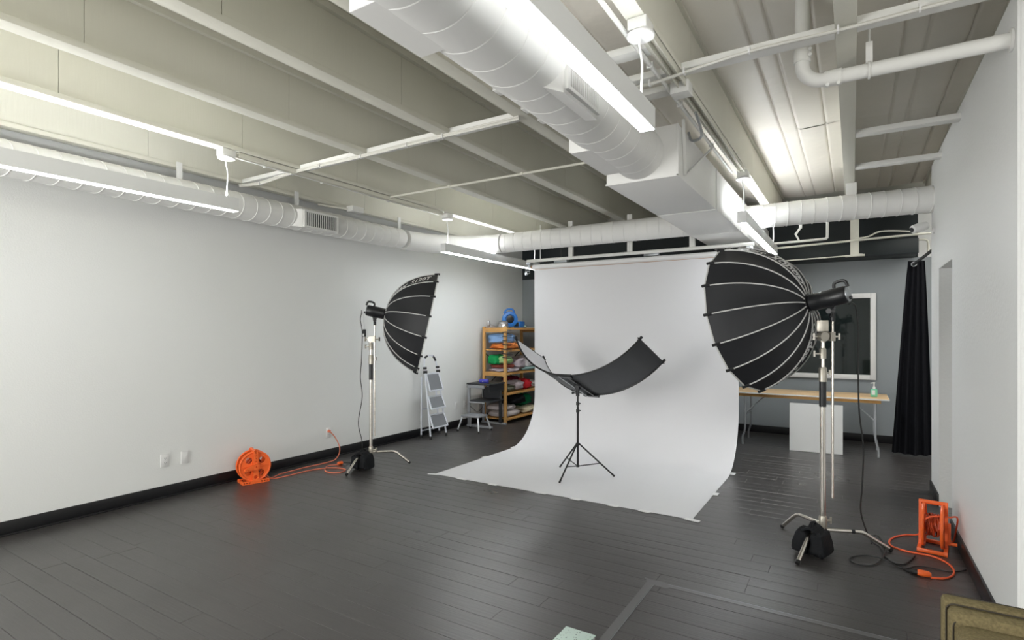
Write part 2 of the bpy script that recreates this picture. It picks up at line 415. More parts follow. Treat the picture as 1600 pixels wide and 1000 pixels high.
insul(-1.9, -.86, -.5, 4, 9); insul(-1.9, -.86, 4, 8.4, 10)
# dark boxed beam above the back wall
struct('trim_2', MB().box((-1.2, 8.42, 2.475), (.69, YB-.002, 2.66), bev=.004), 'dark')

# --- window in the back wall (white frame, dark glass)
wx0, wx1, wz0, wz1 = -1.05, .262, .845, 2.02
yw = YB-.003
wf = MB(); fw = .065
wf.box((wx0, yw-.035, wz0), (wx0+fw, yw, wz1), bev=.003).box((wx1-fw, yw-.035, wz0), (wx1, yw, wz1), bev=.003)
wf.box((wx0+fw, yw-.035, wz1-fw), (wx1-fw, yw, wz1), bev=.003).box((wx0+fw, yw-.035, wz0), (wx1-fw, yw, wz0+fw), bev=.003)
win = build('window_1', wf, 'white', kind='structure')
build('pane', MB().box((wx0+fw, yw-.012, wz0+fw), (wx1-fw, yw-.004, wz1-fw)), 'glass', parent=win, label='dark reflective window pane')

# ================================================================ DUCTS
def spiral(prof_len, r, pitch=.145, ridge=.006):
    p = [(r, 0)]; x = pitch*.5
    while x < prof_len-.02:
        p += [(r, x-.004), (r+ridge*.7, x-.0015), (r+ridge*.7, x+.0015), (r, x+.004)]; x += pitch
    p.append((r, prof_len)); return p
# duct along the left wall with elbow into the cross duct
RD, ZD, YD = .128, 2.71, 6.34
t = thing('air_duct', 'long round white spiral duct running along the left wall under the joists', 'duct', (-5.03, 0, ZD))
mb = MB().lathe(spiral(5.3+2.9, RD, .14, .006), (-5.03, -2.9, ZD), (0, 1, 0), 28, tilt=.25); build('duct_pipe', mb, 'duct', parent=t)
el = []; rr = []; cx, cy = -4.09, 5.40
for i in range(25):
    a = PI - (PI/2)*i/24; el.append((cx+.94*math.cos(a), cy+.94*math.sin(a), ZD)); rr.append(RD + (.004 if i % 4 == 0 else 0))
build('elbow', MB().tube(el, rr, 28), 'duct', parent=t)
mb = MB().lathe(spiral(-1.55+4.09, RD, .14, .006), (-4.09, YD, ZD), (1, 0, 0), 28, tilt=.25); build('cross_pipe', mb, 'duct', parent=t)
for yv in (1.2, 2.54, 3.74, 5.3):
    build('hanger_strap', MB().box((-5.05, yv, ZD+RD-.01), (-5.035, yv+.045, 2.99)), 'white', parent=t)
def grille(parent, c, ax, along, w, h, n, depth=.02):
    """register: frame, slats (vertical bars) on the face whose outward normal is ax; along = long direction"""
    c = Vector(c); ax = Vector(ax).normalized(); al = Vector(along).normalized(); up = ax.cross(al).normalized()
    def q(a, b, d): return c + al*a + up*b + ax*d
    g = build('grille_back', MB().bar(q(-w/2+.01, 0, -.004), q(w/2-.01, 0, -.004), .004, h-.02, up=up), 'blackp', parent=parent)
    fr = MB(); bw = .018
    fr.bar(q(-w/2, h/2-bw/2, .004), q(w/2, h/2-bw/2, .004), depth, bw, up=up).bar(q(-w/2, -h/2+bw/2, .004), q(w/2, -h/2+bw/2, .004), depth, bw, up=up)
    fr.bar(q(-w/2+bw/2, -h/2+bw, .004), q(-w/2+bw/2, h/2-bw, .004), bw, depth, up=ax).bar(q(w/2-bw/2, -h/2+bw, .004), q(w/2-bw/2, h/2-bw, .004), bw, depth, up=ax)
    build('grille_frame', fr, 'duct', parent=parent)
    for i in range(n):
        a = -w/2+bw + (w-2*bw)*(i+.5)/n
        build('slat', MB().bar(q(a, -h/2+bw, .006), q(a, h/2-bw, .006), .007, .012, up=ax), 'duct', parent=parent)
t = thing('air_vent', 'white boxed vent with louvred grille on the left wall duct', 'vent', (-4.9, 3.95, 2.66))
mb = MB()
y0, y1 = 3.70, 4.16; xf = -4.86; z0, z1 = 2.585, 2.775
mb.add([(-5.0, y0-.09, z0+.02), (-5.0, y1+.09, z0+.02), (-5.0, y1+.09, z1), (-5.0, y0-.09, z1), (xf, y0, z0), (xf, y1, z0), (xf, y1, z1), (xf, y0, z1)],
       [(4,5,6,7), (0,1,5,4), (1,2,6,5), (2,3,7,6), (3,0,4,7), (0,3,2,1)])
build('vent_box', mb, 'duct', parent=t, smooth=False)
grille(t, (xf+.004, (y0+y1)/2, (z0+z1)/2), (1, 0, 0), (0, 1, 0), .44, .18, 16)

# central duct: spiral pipe entering a rectangular plenum
XCD, ZCD, RCD = -1.27, 2.735, .175
t = thing('air_duct', 'wide round white duct above the near pendant lamp, running into a boxed plenum', 'duct', (XCD, 0, ZCD))
build('duct_pipe', MB().lathe(spiral(6.75, RCD, .17, -.005), (XCD, -3+.0, ZCD), (0, 1, 0), 36, tilt=.3), 'duct', parent=t)
t2 = thing('duct_plenum', 'boxed white rectangular duct trunk with a flat underside, ending above the backdrop', 'duct', (-1.25, 5.5, 2.55))
BX0, BX1, BZ0, BZ1 = -1.51, -1.0, 2.55, 2.90
for a, b in ((3.72, 4.94), (4.945, 6.16), (6.165, 7.38), (7.385, 8.40)):
    build('sheet_section', MB().box((BX0, a, BZ0), (BX1, b, BZ1), bev=.004), 'duct', parent=t2)
for yy in (4.94, 6.16, 7.38): build('joint_flange', MB().box((BX1-.001, yy-.012, BZ0), (BX1+.006, yy+.016, BZ1)).box((BX0, yy-.012, BZ0-.004), (BX1, yy+.016, BZ0+.001)), 'duct', parent=t2)
build('corner_bead', MB().box((BX0-.004, 3.715, BZ0-.004), (BX1+.004, 3.723, BZ0+.008)).box((BX1-.008, 3.715, BZ0), (BX1+.004, 3.723, BZ1)), 'duct', parent=t2)
mb = MB().bar((-.985, 3.85, 2.58), (-.93, 4.45, 2.93), .02, .008).bar((-.985, 3.86, 2.58), (-.985, 3.80, 2.95), .02, .008)
build('hanger_strap', mb, 'duct', parent=t2)
# right-hand cross duct
t = thing('air_duct', 'short round white spiral duct crossing from the plenum to the right wall', 'duct', (0, YD, ZD+.01))
build('duct_pipe', MB().lathe(spiral(XR+.0+1.0-.003,   .122, .118, .008), (-.999, YD, ZD+.01), (1, 0, 0), 28, tilt=.25), 'duct', parent=t)
for xv in (-.02,): build('bracket', MB().box((xv-.04, YD-.05, ZD+.12), (xv+.05, YD+.05, ZB)), 'ceilw', parent=t)
# vents on the central duct
t = thing('air_vent', 'white wedge-shaped vent with a slotted grille beside the near pendant lamp', 'vent', (-1.1, 2.45, 2.65))
ya, yb = 2.22, 2.60; nx = -1.105
mb = MB().add([(-1.23, ya-.12, 2.60), (-1.23, yb+.02, 2.60), (-1.16, yb+.02, 2.88), (-1.16, ya-.12, 2.88),
               (nx, ya, 2.575), (nx, yb, 2.575), (nx, yb, 2.80), (nx, ya, 2.80)],
       [(4,5,6,7), (0,1,5,4), (1,2,6,5), (2,3,7,6), (3,0,4,7), (0,3,2,1)])
build('vent_box', mb, 'duct', parent=t, smooth=False)
grille(t, (nx+.004, (ya+yb)/2, 2.69), (1, 0, 0), (0, 1, 0), .36, .19, 15)
for i, (a, b, lab) in enumerate(((1.27, 1.63, 'large white vent box on the left side of the central duct, nearest the camera'),
                                 (2.98, 3.52, 'white vent box on the far left side of the central duct, just before the plenum'))):
    t = thing('air_vent', lab, 'vent', (-1.45, (a+b)/2, 2.6))
    mb = MB().box((-1.44 if i else -1.43, a, 2.565), (-1.27, b, 2.78), bev=.003); build('vent_box', mb, 'duct', parent=t, smooth=False)
    x_ = -1.44 if i else -1.43
    grille(t, (x_-.004, (a+b)/2, 2.675), (-1, 0, 0), (0, 1, 0), b-a-.04, .19, 15)

# ================================================================ PENDANT LAMPS
LH = .105; LZ = 2.47; LWd = .075
def pendant(x, y0, y1, label, cords, group=None, dim=''):
    t = thing('pendant_lamp', label, 'lamp', (x, (y0+y1)/2, LZ), group=group)
    h = LWd/2; mb = MB()
    mb.box((x-h, y0, LZ+.002), (x-h+.006, y1, LZ+LH)).box((x+h-.006, y0, LZ+.002), (x+h, y1, LZ+LH))
    mb.box((x-h, y0-.004, LZ), (x+h, y0, LZ+LH)).box((x-h, y1, LZ), (x+h, y1+.004, LZ+LH))
    mb.box((x-h+.006, y0, LZ+.05), (x+h-.006, y1, LZ+.06))
    build('lamp_housing', mb, 'lampbody', parent=t, smooth=False)
    build('diffuser', MB().box((x-h+.004, y0+.001, LZ-.001), (x+h-.004, y1-.001, LZ+.006)), 'lens'+dim, parent=t, smooth=False)
    build('upper_diffuser', MB().box((x-h+.007, y0+.02, LZ+LH-.012), (x+h-.007, y1-.02, LZ+LH-.006)), 'lensup'+dim, parent=t, smooth=False)
    for yc in cords:
        yk = yc
        c = MB().tube(spline([(x, yk, ZB-.06), (x-.006, yk, ZB-.10), (x+.004, yk+.01, ZB-.2), (x, yk, LZ+LH-.004)], 5), .006, 8)
        cd = build('cord', c, 'white', parent=t)
        cn = MB().lathe([(.062, 0), (.065, .004), (.065, .012), (.03, .02)], (x, yk, ZB-.075), (0, 0, 1), 24)
        build('canopy', cn, 'white', parent=t)
        build('junction_box', MB().box((x-.045, yk-.055, ZB-.055), (x+.045, yk+.055, ZB-.002), bev=.003), 'ceilw', parent=t)
pendant(-4.25, .20, 2.60, 'long lit linear pendant lamp on the left, nearer one, cut by the frame', (2.52, .3), dim='_a')
pendant(-4.25, 5.25, 7.62, 'slim lit linear pendant lamp on the left, farther one, near the shelf corner', (5.33, 7.5))
pendant(-.845, .20, 2.60, 'large lit linear pendant lamp overhead at the top of the frame', (2.50, .3), dim='_b')
pendant(-.845, 5.25, 7.62, 'lit linear pendant lamp above the large black softbox', (5.33, 7.5))
# lamp rows repeated out of view behind the camera, added for even light
for x in (-4.25, -.845):
    pendant(x, -2.6, -.9, 'added linear pendant lamp, unseen behind the camera, in the row %s' % ('along the left wall' if x < -2 else 'beside the right wall'), (-1.0,), group='added pendant lamps behind the camera', dim='_c')
# conduit and raceways under the lamp joists
for x, nm in ((-4.25, 'left'), (-.855, 'right')):
    t = thing('conduit', f'painted conduit and channel fixed under the {nm} lamp joist', 'conduit', (x, 3.8, ZB))
    build('conduit_pipe', MB().tube([(x-.075, 2.62 if nm == 'left' else YF+.1, ZB-.014), (x-.075, 5.25, ZB-.014)], .012, 8), 'ceilw', parent=t)
    ch = MB(); a, b = 2.60, 5.20
    ch.box((x-.005, a, ZB-.042), (x+.001, b, ZB-.001)).box((x+.036, a, ZB-.042), (x+.042, b, ZB-.001)).box((x-.005, a, ZB-.005), (x+.042, b, ZB-.001))
    build('channel', ch, 'ceil', parent=t, smooth=False)
    if nm == 'right':
        build('junction_box', MB().box((x-.05, 3.20, ZB-.07), (x+.055, 3.30, ZB-.001), bev=.003), 'ceilw', parent=t)
        build('flexible_conduit', MB().tube(spline([(x, 3.6, ZB-.05), (x-.03, 3.9, ZB-.10), (x-.12, 4.0, ZB-.09), (x-.15, 4.02, ZB-.02)], 5), .009, 8), 'galv', parent=t)
    for yv in (2.9, 3.5, 4.4): build('clip', MB().box((x-.092, yv, ZB-.03), (x-.058, yv+.015, ZB)), 'ceilw', parent=t)

# cable bundles across the joists
def bundle(name, label, pts, n=4, r=.006):
    t = thing(name, label, 'cable', pts[0]); rg = random.Random(len(pts))
    for i in range(n):
        dy, dz = rg.uniform(-.014, .014), rg.uniform(-.010, .010)
        P = spline([(p[0], p[1]+dy+rg.uniform(-.003, .003), p[2]+dz) for p in pts], 5)
        build('cable', MB().tube(P, r, 6), 'cablew', parent=t)
    for p in pts[1:-1]: build('cable_tie', MB().tube([(p[0]-.004, p[1], p[2]), (p[0]+.004, p[1], p[2])], .022, 8), 'white', parent=t)
bundle('cable_bundle', 'bundle of white cables strapped across the joists on the right, up to the wall',
       [(-1.30, 3.10, 2.93), (-.98, 3.06, 2.91), (-.78, 3.03, 2.915), (-.45, 3.02, 2.935), (-.06, 3.01, 2.925), (.25, 3.0, 2.925), (.62, 3.0, 2.93)], 5)
bundle('cable_bundle', 'white cables looped below the joists near the left lamp canopy',
       [(-5.08, 3.15, 2.92), (-4.75, 3.15, 2.90), (-4.28, 3.15, 2.925), (-3.9, 3.15, 2.93), (-3.4, 3.15, 2.925), (-2.9, 3.15, 2.93), (-2.55, 3.15, 2.93), (-1.9, 3.15, 2.93)], 3)
t = thing('conduit', 'thin painted conduit crossing three joists ahead of the plenum', 'conduit', (-3, 4.3, 2.93))
build('conduit_pipe', MB().tube([(-4.20, 4.3, 2.937), (-1.53, 4.3, 2.937)], .011, 8), 'ceil', parent=t)
for xv in (-3.4, -2.56, -1.9): build('clip', MB().box((xv-.01, 4.285, 2.925), (xv+.01, 4.315, 2.951)), 'ceil', parent=t)
t = thing('junction_box', 'small grey junction box under the wall joist beyond the louvred vent', 'box', (-4.93, 4.45, 2.87))
build('box_body', MB().box((-4.97, 4.38, 2.885), (-4.87, 4.55, 2.948), bev=.003), 'ceilw', parent=t)
build('box_arm', MB().bar((-5.12, 4.1, 2.93), (-4.95, 4.4, 2.91), .02, .02), 'ceil', parent=t)

# drain pipe, upper right
t = thing('drain_pipe', 'thick painted drain pipe with an elbow, passing into the right wall', 'pipe', (0, 3.36, 2.85))
ya = 3.37; rp = .036; E = [(-.235, ya, ZC-.001), (-.235, ya, 2.97)]
for i in range(9):
    a = PI + (PI/2)*i/8; E.append((-.135+.10*math.cos(a), ya, 2.945+.10*math.sin(a)))
E += [(XR-.001, ya, 2.845)]
build('pipe_run', MB().tube(E, rp, 18), 'ceilw', parent=t)
for a, b in (((-.235, ya, 2.96), (-.235, ya, 3.03)), ((-.13, ya, 2.845), (-.05, ya, 2.845))):
    build('coupling', MB().cyl(a, b, rp+.006, n=18), 'ceilw', parent=t)
for p in ((-.195, ya-.025, 2.98), (-.195, ya-.025, 3.01), (-.115, ya-.02, 2.80), (-.065, ya-.02, 2.80)):
    build('bolt', MB().cyl(p, (p[0], p[1]-.02, p[2]), .009, n=8), 'ceilw', parent=t)
build('hanger', MB().box((.055, ya-.006, 2.88), (.085, ya+.006, 2.99)).tube([(.07+0, ya+(rp+.004)*math.cos(q), 2.845+(rp+.004)*math.sin(q)) for q in [2*PI*i/20 for i in range(20)]], .006, 6, closed=True).cyl((.07, ya, 2.98), (.07, ya, 3.08), .006, n=8), 'ceilw', parent=t)
build('wall_flange', MB().cyl((XR-.012, ya, 2.845), (XR-.001, ya, 2.845), rp+.016, n=20), 'ceilw', parent=t)
# thin pipes at the far right
def pipe(label, pts, r, m='ceilw', extra=None):
    t = thing('pipe', label, 'pipe', pts[0]); build('pipe_run', MB().tube(spline(pts, 3) if len(pts) > 2 else pts, r, 8), m, parent=t)
    if extra: build('pipe_bracket', extra, m, parent=t)
pipe('thin white sprinkler pipe with an upturned end, below the far duct', [(-.80, 7.2, 2.545), (-.30, 7.2, 2.555), (-.262, 7.2, 2.565), (-.25, 7.2, 2.60), (-.25, 7.2, 2.95)], .014,
     extra=MB().bar((-.52, 7.2, 2.84), (-.52, 7.2, 2.70), .03, .03).bar((-.52, 7.2, 2.71), (-.575, 7.2, 2.63), .022, .022).bar((-.575, 7.2, 2.645), (-.535, 7.2, 2.56), .02, .02))
pipe('long thin grey pipe just behind, reaching the right wall', [(-.80, 7.3, 2.50), (.45, 7.3, 2.54), (1.0, 7.3, 2.55)], .012, 'ceil',
     extra=MB().tube(spline([(.02, 7.28, 2.545), (.14, 7.28, 2.555), (.25, 7.27, 2.60), (.42, 7.27, 2.59), (.6, 7.27, 2.56)], 4), .009, 6))
pipe('faint grey conduit low in front of the dark boxed beam', [(-.75, 7.9, 2.415), (.04, 7.9, 2.43), (.06, 7.9, 2.44)], .008, 'ceil',
     extra=MB().box((-.03, 7.87, 2.43), (.06, 7.93, 2.95)).box((-.08, 7.86, 2.415), (.12, 7.94, 2.435)))
pipe('small curved grey pipe at the end of the dark boxed beam', [(.70, 8.6, 2.66), (.78, 8.6, 2.65), (.80, 8.6, 2.60), (.80, 8.6, 2.48)], .012, 'ceil')

# security camera
t = thing('security_camera', 'small white security camera on the end of the right wall', 'camera', (.53, 6.2, 2.42))
build('camera_body', MB().lathe([(.02, -.085), (.036, -.08), (.041, -.06), (.041, .02), (.034, .05), (.012, .06)], (.525, 6.2, 2.45), (.75, .45, .28), 18), 'white', parent=t)
build('camera_face', MB().lathe([(.022, -.002), (.020, .006)], Vector((.525, 6.2, 2.45)) + Vector((.75, .45, .28)).normalized()*-.090, (.75, .45, .28), 18), 'blackp', parent=t)
build('camera_arm', MB().tube([(.545, 6.2, 2.42), (.57, 6.2, 2.405), (.622, 6.2, 2.41)], .009, 8).cyl((.61, 6.2, 2.41), (.624, 6.2, 2.41), .028, n=12), 'white', parent=t)

# ================================================================ BACKDROP
PX0, PX1, PY = -3.735, -1.09, 6.57
t = thing('paper_backdrop', 'seamless light grey paper backdrop sweeping onto the floor', 'backdrop', (-2.4, 5.5, 0))
prof = [(4.47, .003)]
for i in range(1, 12): prof.append((4.47 + (5.93-4.47)*i/11, .003))
for i in range(1, 22):
    a = (PI/2)*i/21; prof.append((5.93 + (PY-5.93)*math.sin(a), .003 + .64*(1-math.cos(a))))
for i in range(1, 14): prof.append((PY, .643 + (2.36-.643)*i/13))
def pf(u, v):
    i = u*(len(prof)-1); i0 = min(int(round(i)), len(prof)-1); Y, Z = prof[i0]
    b = .006*math.sin(v*7+Z*2)*min(1, Z) if Z > .3 else 0
    return Vector((PX0 + .02*min(1, u*2.4)*(1-v) + v*(PX1-PX0), Y+b, Z))
sh = MB().grid(pf, len(prof), 14)
n0 = len(sh.v); sh.add([p + Vector((0, .0015 if p.z > .3 else 0, -.0022 if p.z < .3 else 0)) for p in sh.v[:n0]], [f[::-1] for f in [list(x) for x in sh.f]])
build('paper_sheet', sh, 'paper', parent=t, angle=60)
build('paper_roll', MB().cyl((PX0-.02, PY+.035, 2.385), (PX1+.02, PY+.035, 2.385), .036, n=24), 'tape', parent=t)
build('core_tube', MB().cyl((PX0-.05, PY+.035, 2.385), (PX1+.05, PY+.035, 2.385), .026, n=20), 'core', parent=t)
build('roll_edge', MB().box((PX0-.015, PY-.006, 2.346), (PX1+.015, PY+.002, 2.352)), 'core', parent=t)
def tab(x, y, w=.10, d=.05, rz=0):
    T = Matrix.Translation((x, y, .0052)) @ Matrix.Rotation(rz, 4, 'Z')
    build('tape_tab', MB().box((-w/2, -d/2, -.0006), (w/2, d/2, .0006), T), 'tape', parent=t, smooth=False)
for x in (-3.367, -2.989, -2.458, -2.106, -1.75, -1.474): tab(x, 4.463, rng.uniform(.07, .12), .05, rng.uniform(-.05, .05))
tab(-3.745, 4.455, .11, .04, .3); tab(-1.085, 4.455, .12, .05, -.15)
for y_ in (5.28, 6.13): tab(-1.075, y_, .05, .09)
for y_ in (5.39, 6.04): tab(-3.73, y_, .05, .09)
# hanging support
t = thing('backdrop_rail', 'white painted pipe rail with three posts that carries the paper roll', 'rail', (-2.4, 6.6, 2.46))
build('rail_pipe', MB().cyl((-3.83, 6.56, 2.470), (-.93, 6.56, 2.470), .021, n=16), 'ceilw', parent=t)
for xv in (-3.17, -2.36, -1.60): build('post', MB().box((xv-.03, 6.56, 2.46), (xv+.03, 6.60, 2.955)).box((xv-.022, 6.552, 2.46), (xv+.0, 6.56, 2.955)), 'ceilw', parent=t)
build('drop_rod', MB().cyl((-3.62, 6.56, 2.46), (-3.62, 6.56, 2.95), .006, n=8), 'ceilw', parent=t)
for xv in (-3.80, -.98):
    build('clamp', MB().box((xv-.03, 6.54, 2.42), (xv+.03, 6.63, 2.45), bev=.004).cyl((xv, 6.57, 2.36), (xv, 6.57, 2.46), .008, n=8).cyl((xv-.05, 6.55, 2.33), (xv+.02, 6.55, 2.33), .007, n=8).cyl((xv, 6.5, 2.28), (xv, 6.58, 2.31), .008, n=8).lathe([(.02, 0), (.026, .01), (.02, .02)], (xv-.05, 6.56, 2.30), (0, 1, 0), 10), 'galv', parent=t)
t = thing('backdrop_rail', 'darker second rail with spare rollers behind the paper roll', 'rail', (-2.4, 6.9, 2.42))
build('rail_pipe', MB().cyl((-3.7, 6.95, 2.45), (-1.1, 6.95, 2.45), .02, n=12), 'steel', parent=t)
for xv in (-3.5, -1.3): build('drop_rod', MB().cyl((xv, 6.95, 2.45), (xv, 6.95, ZB), .006, n=8), 'steel', parent=t)
for xv in (-3.5, -2.2): build('bracket', MB().box((xv-.1, 6.92, 2.47), (xv+.1, 6.98, 2.52), bev=.004), 'galv', parent=t)

# ================================================================ SOFTBOXES, STROBES, STANDS
def softbox(label, hub, az, el, Rr, L, ph, text_gores):
    hub = Vector(hub); a = Vector((math.cos(R(el))*math.cos(R(az)), math.cos(R(el))*math.sin(R(az)), math.sin(R(el))))
    h = Vector((-a.y, a.x, 0)).normalized(); wv = a.cross(h); N = 16; F1 = R(76)
    t = thing('softbox', label, 'softbox', hub)
    r0 = .062
    def P(s, k, off=0):
        f = F1*s; r = r0 + (Rr-r0)*math.sin(f)/math.sin(F1); x = L*(1-math.cos(f))/(1-math.cos(F1))
        an = ph + k*2*PI/N; d = math.cos(an)*h + math.sin(an)*wv
        nrm = (d*math.sin(PI/2 - f*.0) ).normalized()
        tr = (Rr-r0)*math.cos(f)/math.sin(F1); tx = L*math.sin(f)/(1-math.cos(F1))
        nv = (d*tx - a*tr).normalized()
        return hub + a*x + d*r + nv*off
    def Q(s, k, tt, off=0, sag=.0):
        p = P(s, k, off).lerp(P(s, k+1, off), tt)
        an = ph + (k+.5)*2*PI/N; d = math.cos(an)*h + math.sin(an)*wv
        return p - d*(.012*math.sin(PI*tt)*math.sin(PI*min(1, s*1.05)))
    n = 13
    for k in range(N):
        mb = MB(); V = []; 
        for i in range(n):
            for j in range(5): V.append(Q(i/(n-1), k, j/4))
        for i in range(n):
            for j in range(5): V.append(Q(i/(n-1), k, j/4, -.004))
        Fo = []; Fi = []
        for i in range(n-1):
            for j in range(4):
                q = (i*5+j, i*5+j+1, (i+1)*5+j+1, (i+1)*5+j); Fo.append(q); Fi.append(tuple(x+n*5 for x in q[::-1]))
        mb.add(V, Fo); mb.cur = 1; nb = len(mb.v)
        for f in Fi: mb.f.append(list(f)); mb.mi.append(1)
        mb.cur = 0
        for j in range(4):
            i = n-1; mb.f.append([i*5+j, i*5+j+1, i*5+j+1+n*5, i*5+j+n*5]); mb.mi.append(0)
        fp = build('fabric_panel', mb, ['fabric', 'silver'], parent=t, angle=50)
        rb = build('rib', MB().tube([P(s, k, .004) for s in [i/14*.955 for i in range(15)]], .0048, 8), 'pipingw', parent=t)
        tip = MB().tube([P(.95, k, .005), P(1.0, k, .006), P(1.02, k, .006)], .011, 8)
        build('rib_tip', tip, 'blackp', parent=rb)
    # rim edging and recessed white front cloth
    rim = [P(1, k, 0) for k in range(N)]
    build('rim_edging', MB().tube(rim, .006, 6, closed=True), 'pipingw', parent=t)
    fc = MB(); C = hub + a*(L-.03); ring = [C + (p - (hub + a*L))*.975 for p in rim]
    fc.add([C] + ring + [C + a*.004] + [q + a*.004 for q in ring], [(0, 1+(i+1) % N, 1+i) for i in range(N)] + [(N+1, N+2+i, N+2+(i+1) % N) for i in range(N)] + [(1+i, 1+(i+1) % N, N+2+(i+1) % N, N+2+i) for i in range(N)])
    build('front_diffuser', fc, 'tape', parent=t, label='white front cloth')
    build('speed_ring', MB().lathe([(.060, -.012), (.072, -.010), (.072, .012), (.058, .016)], hub, a, 28), 'blackm', parent=t)
    # lettering on the cloth
    for k, flip in text_gores:
        for txt, s0, s1, hgt in (('Godox', .13, .58, .80), ('S120T', .63, .92, .46)):
            cu = bpy.data.curves.new('t', 'FONT'); cu.body = txt; cu.size = 1; cu.resolution_u = 2; cu.shear = .25; cu.offset = .02
            ob = bpy.data.objects.new('t', cu); COL.objects.link(ob); dg = bpy.context.evaluated_depsgraph_get(); dg.update()
            me = bpy.data.meshes.new_from_object(ob.evaluated_get(dg)); bpy.data.objects.remove(ob)
            bm = bmesh.new(); bm.from_mesh(me); bmesh.ops.triangulate(bm, faces=bm.faces[:]); bmesh.ops.subdivide_edges(bm, edges=[e for e in bm.edges if e.calc_length() > .15], cuts=1)
            x0 = min(v.co.x for v in bm.verts); x1 = max(v.co.x for v in bm.verts); y0 = min(v.co.y for v in bm.verts); y1 = max(v.co.y for v in bm.verts)
            for v in bm.verts:
                u = (v.co.x-x0)/(x1-x0); q = (v.co.y-y0)/(y1-y0)
                if flip: s = s1-(s1-s0)*u + 0; tt = .5 + (q-.5)*hgt
                else: s = s0+(s1-s0)*u; tt = .5 - (q-.5)*hgt
                v.co = Q(s, k, tt, .005) + (Q(s, k, tt, .006)-Q(s, k, tt, .001))*.6
            mb = MB(); bm.verts.index_update(); mb.add([v.co.copy() for v in bm.verts], [[v.index for v in f.verts] for f in bm.faces]); bm.free()
            build('lettering', mb, 'tape', parent=t, smooth=False)
    return hub, a

def strobe(label, hub, a, L, pivot, up_side):
    hub = Vector(hub); a = Vector(a); b = -a
    t = thing('studio_strobe', label, 'light', pivot)
    s = b.cross(Vector((0,0,1))).normalized(); u = s.cross(b).normalized()
    build('lamp_barrel', MB().lathe([(.050, .012), (.058, .016), (.060, .03), (.060, L*.35), (.061, L*.36), (.061, L*.94), (.055, L)], hub, b, 28), 'blackp', parent=t)
    build('control_panel', MB().lathe([(.050, L), (.050, L+.006), (.044, L+.008)], hub, b, 24), 'galv', parent=t)
    hb = hub + b*(L*.93)
    build('carry_handle', MB().tube(spline([hb+u*.05-b*.055, hb+u*.088-b*.05, hb+u*.100-b*.02, hb+u*.092+b*.02, hb+u*.05+b*.03], 5), .011, 8), 'blackp', parent=t)
    build('power_knob', MB().cyl(hub+b*(L+.006)-u*.028, hub+b*(L+.022)-u*.028, .011, n=12), 'blackp', parent=t)
    pv = Vector(pivot); top = hub + b*(L*.52) - u*.058
    build('tilt_bracket', MB().tube([top, top.lerp(pv + Vector((0,0,.05)), .6), pv + Vector((0,0,.06))], [.026, .020, .018], 10).cyl(pv + Vector((0,0,-.03)), pv + Vector((0,0,.06)), .016, n=12).cyl(top-s*.03-Vector((0,0,.03)), top+s*.03-Vector((0,0,.03)), .018, n=12), 'blackp', parent=t)
    build('tilt_lever', MB().tube([pv + Vector((0,0,.05)), pv + s*up_side*.05 + Vector((0,0,.0))], [.008, .006], 8), 'blackp', parent=t)

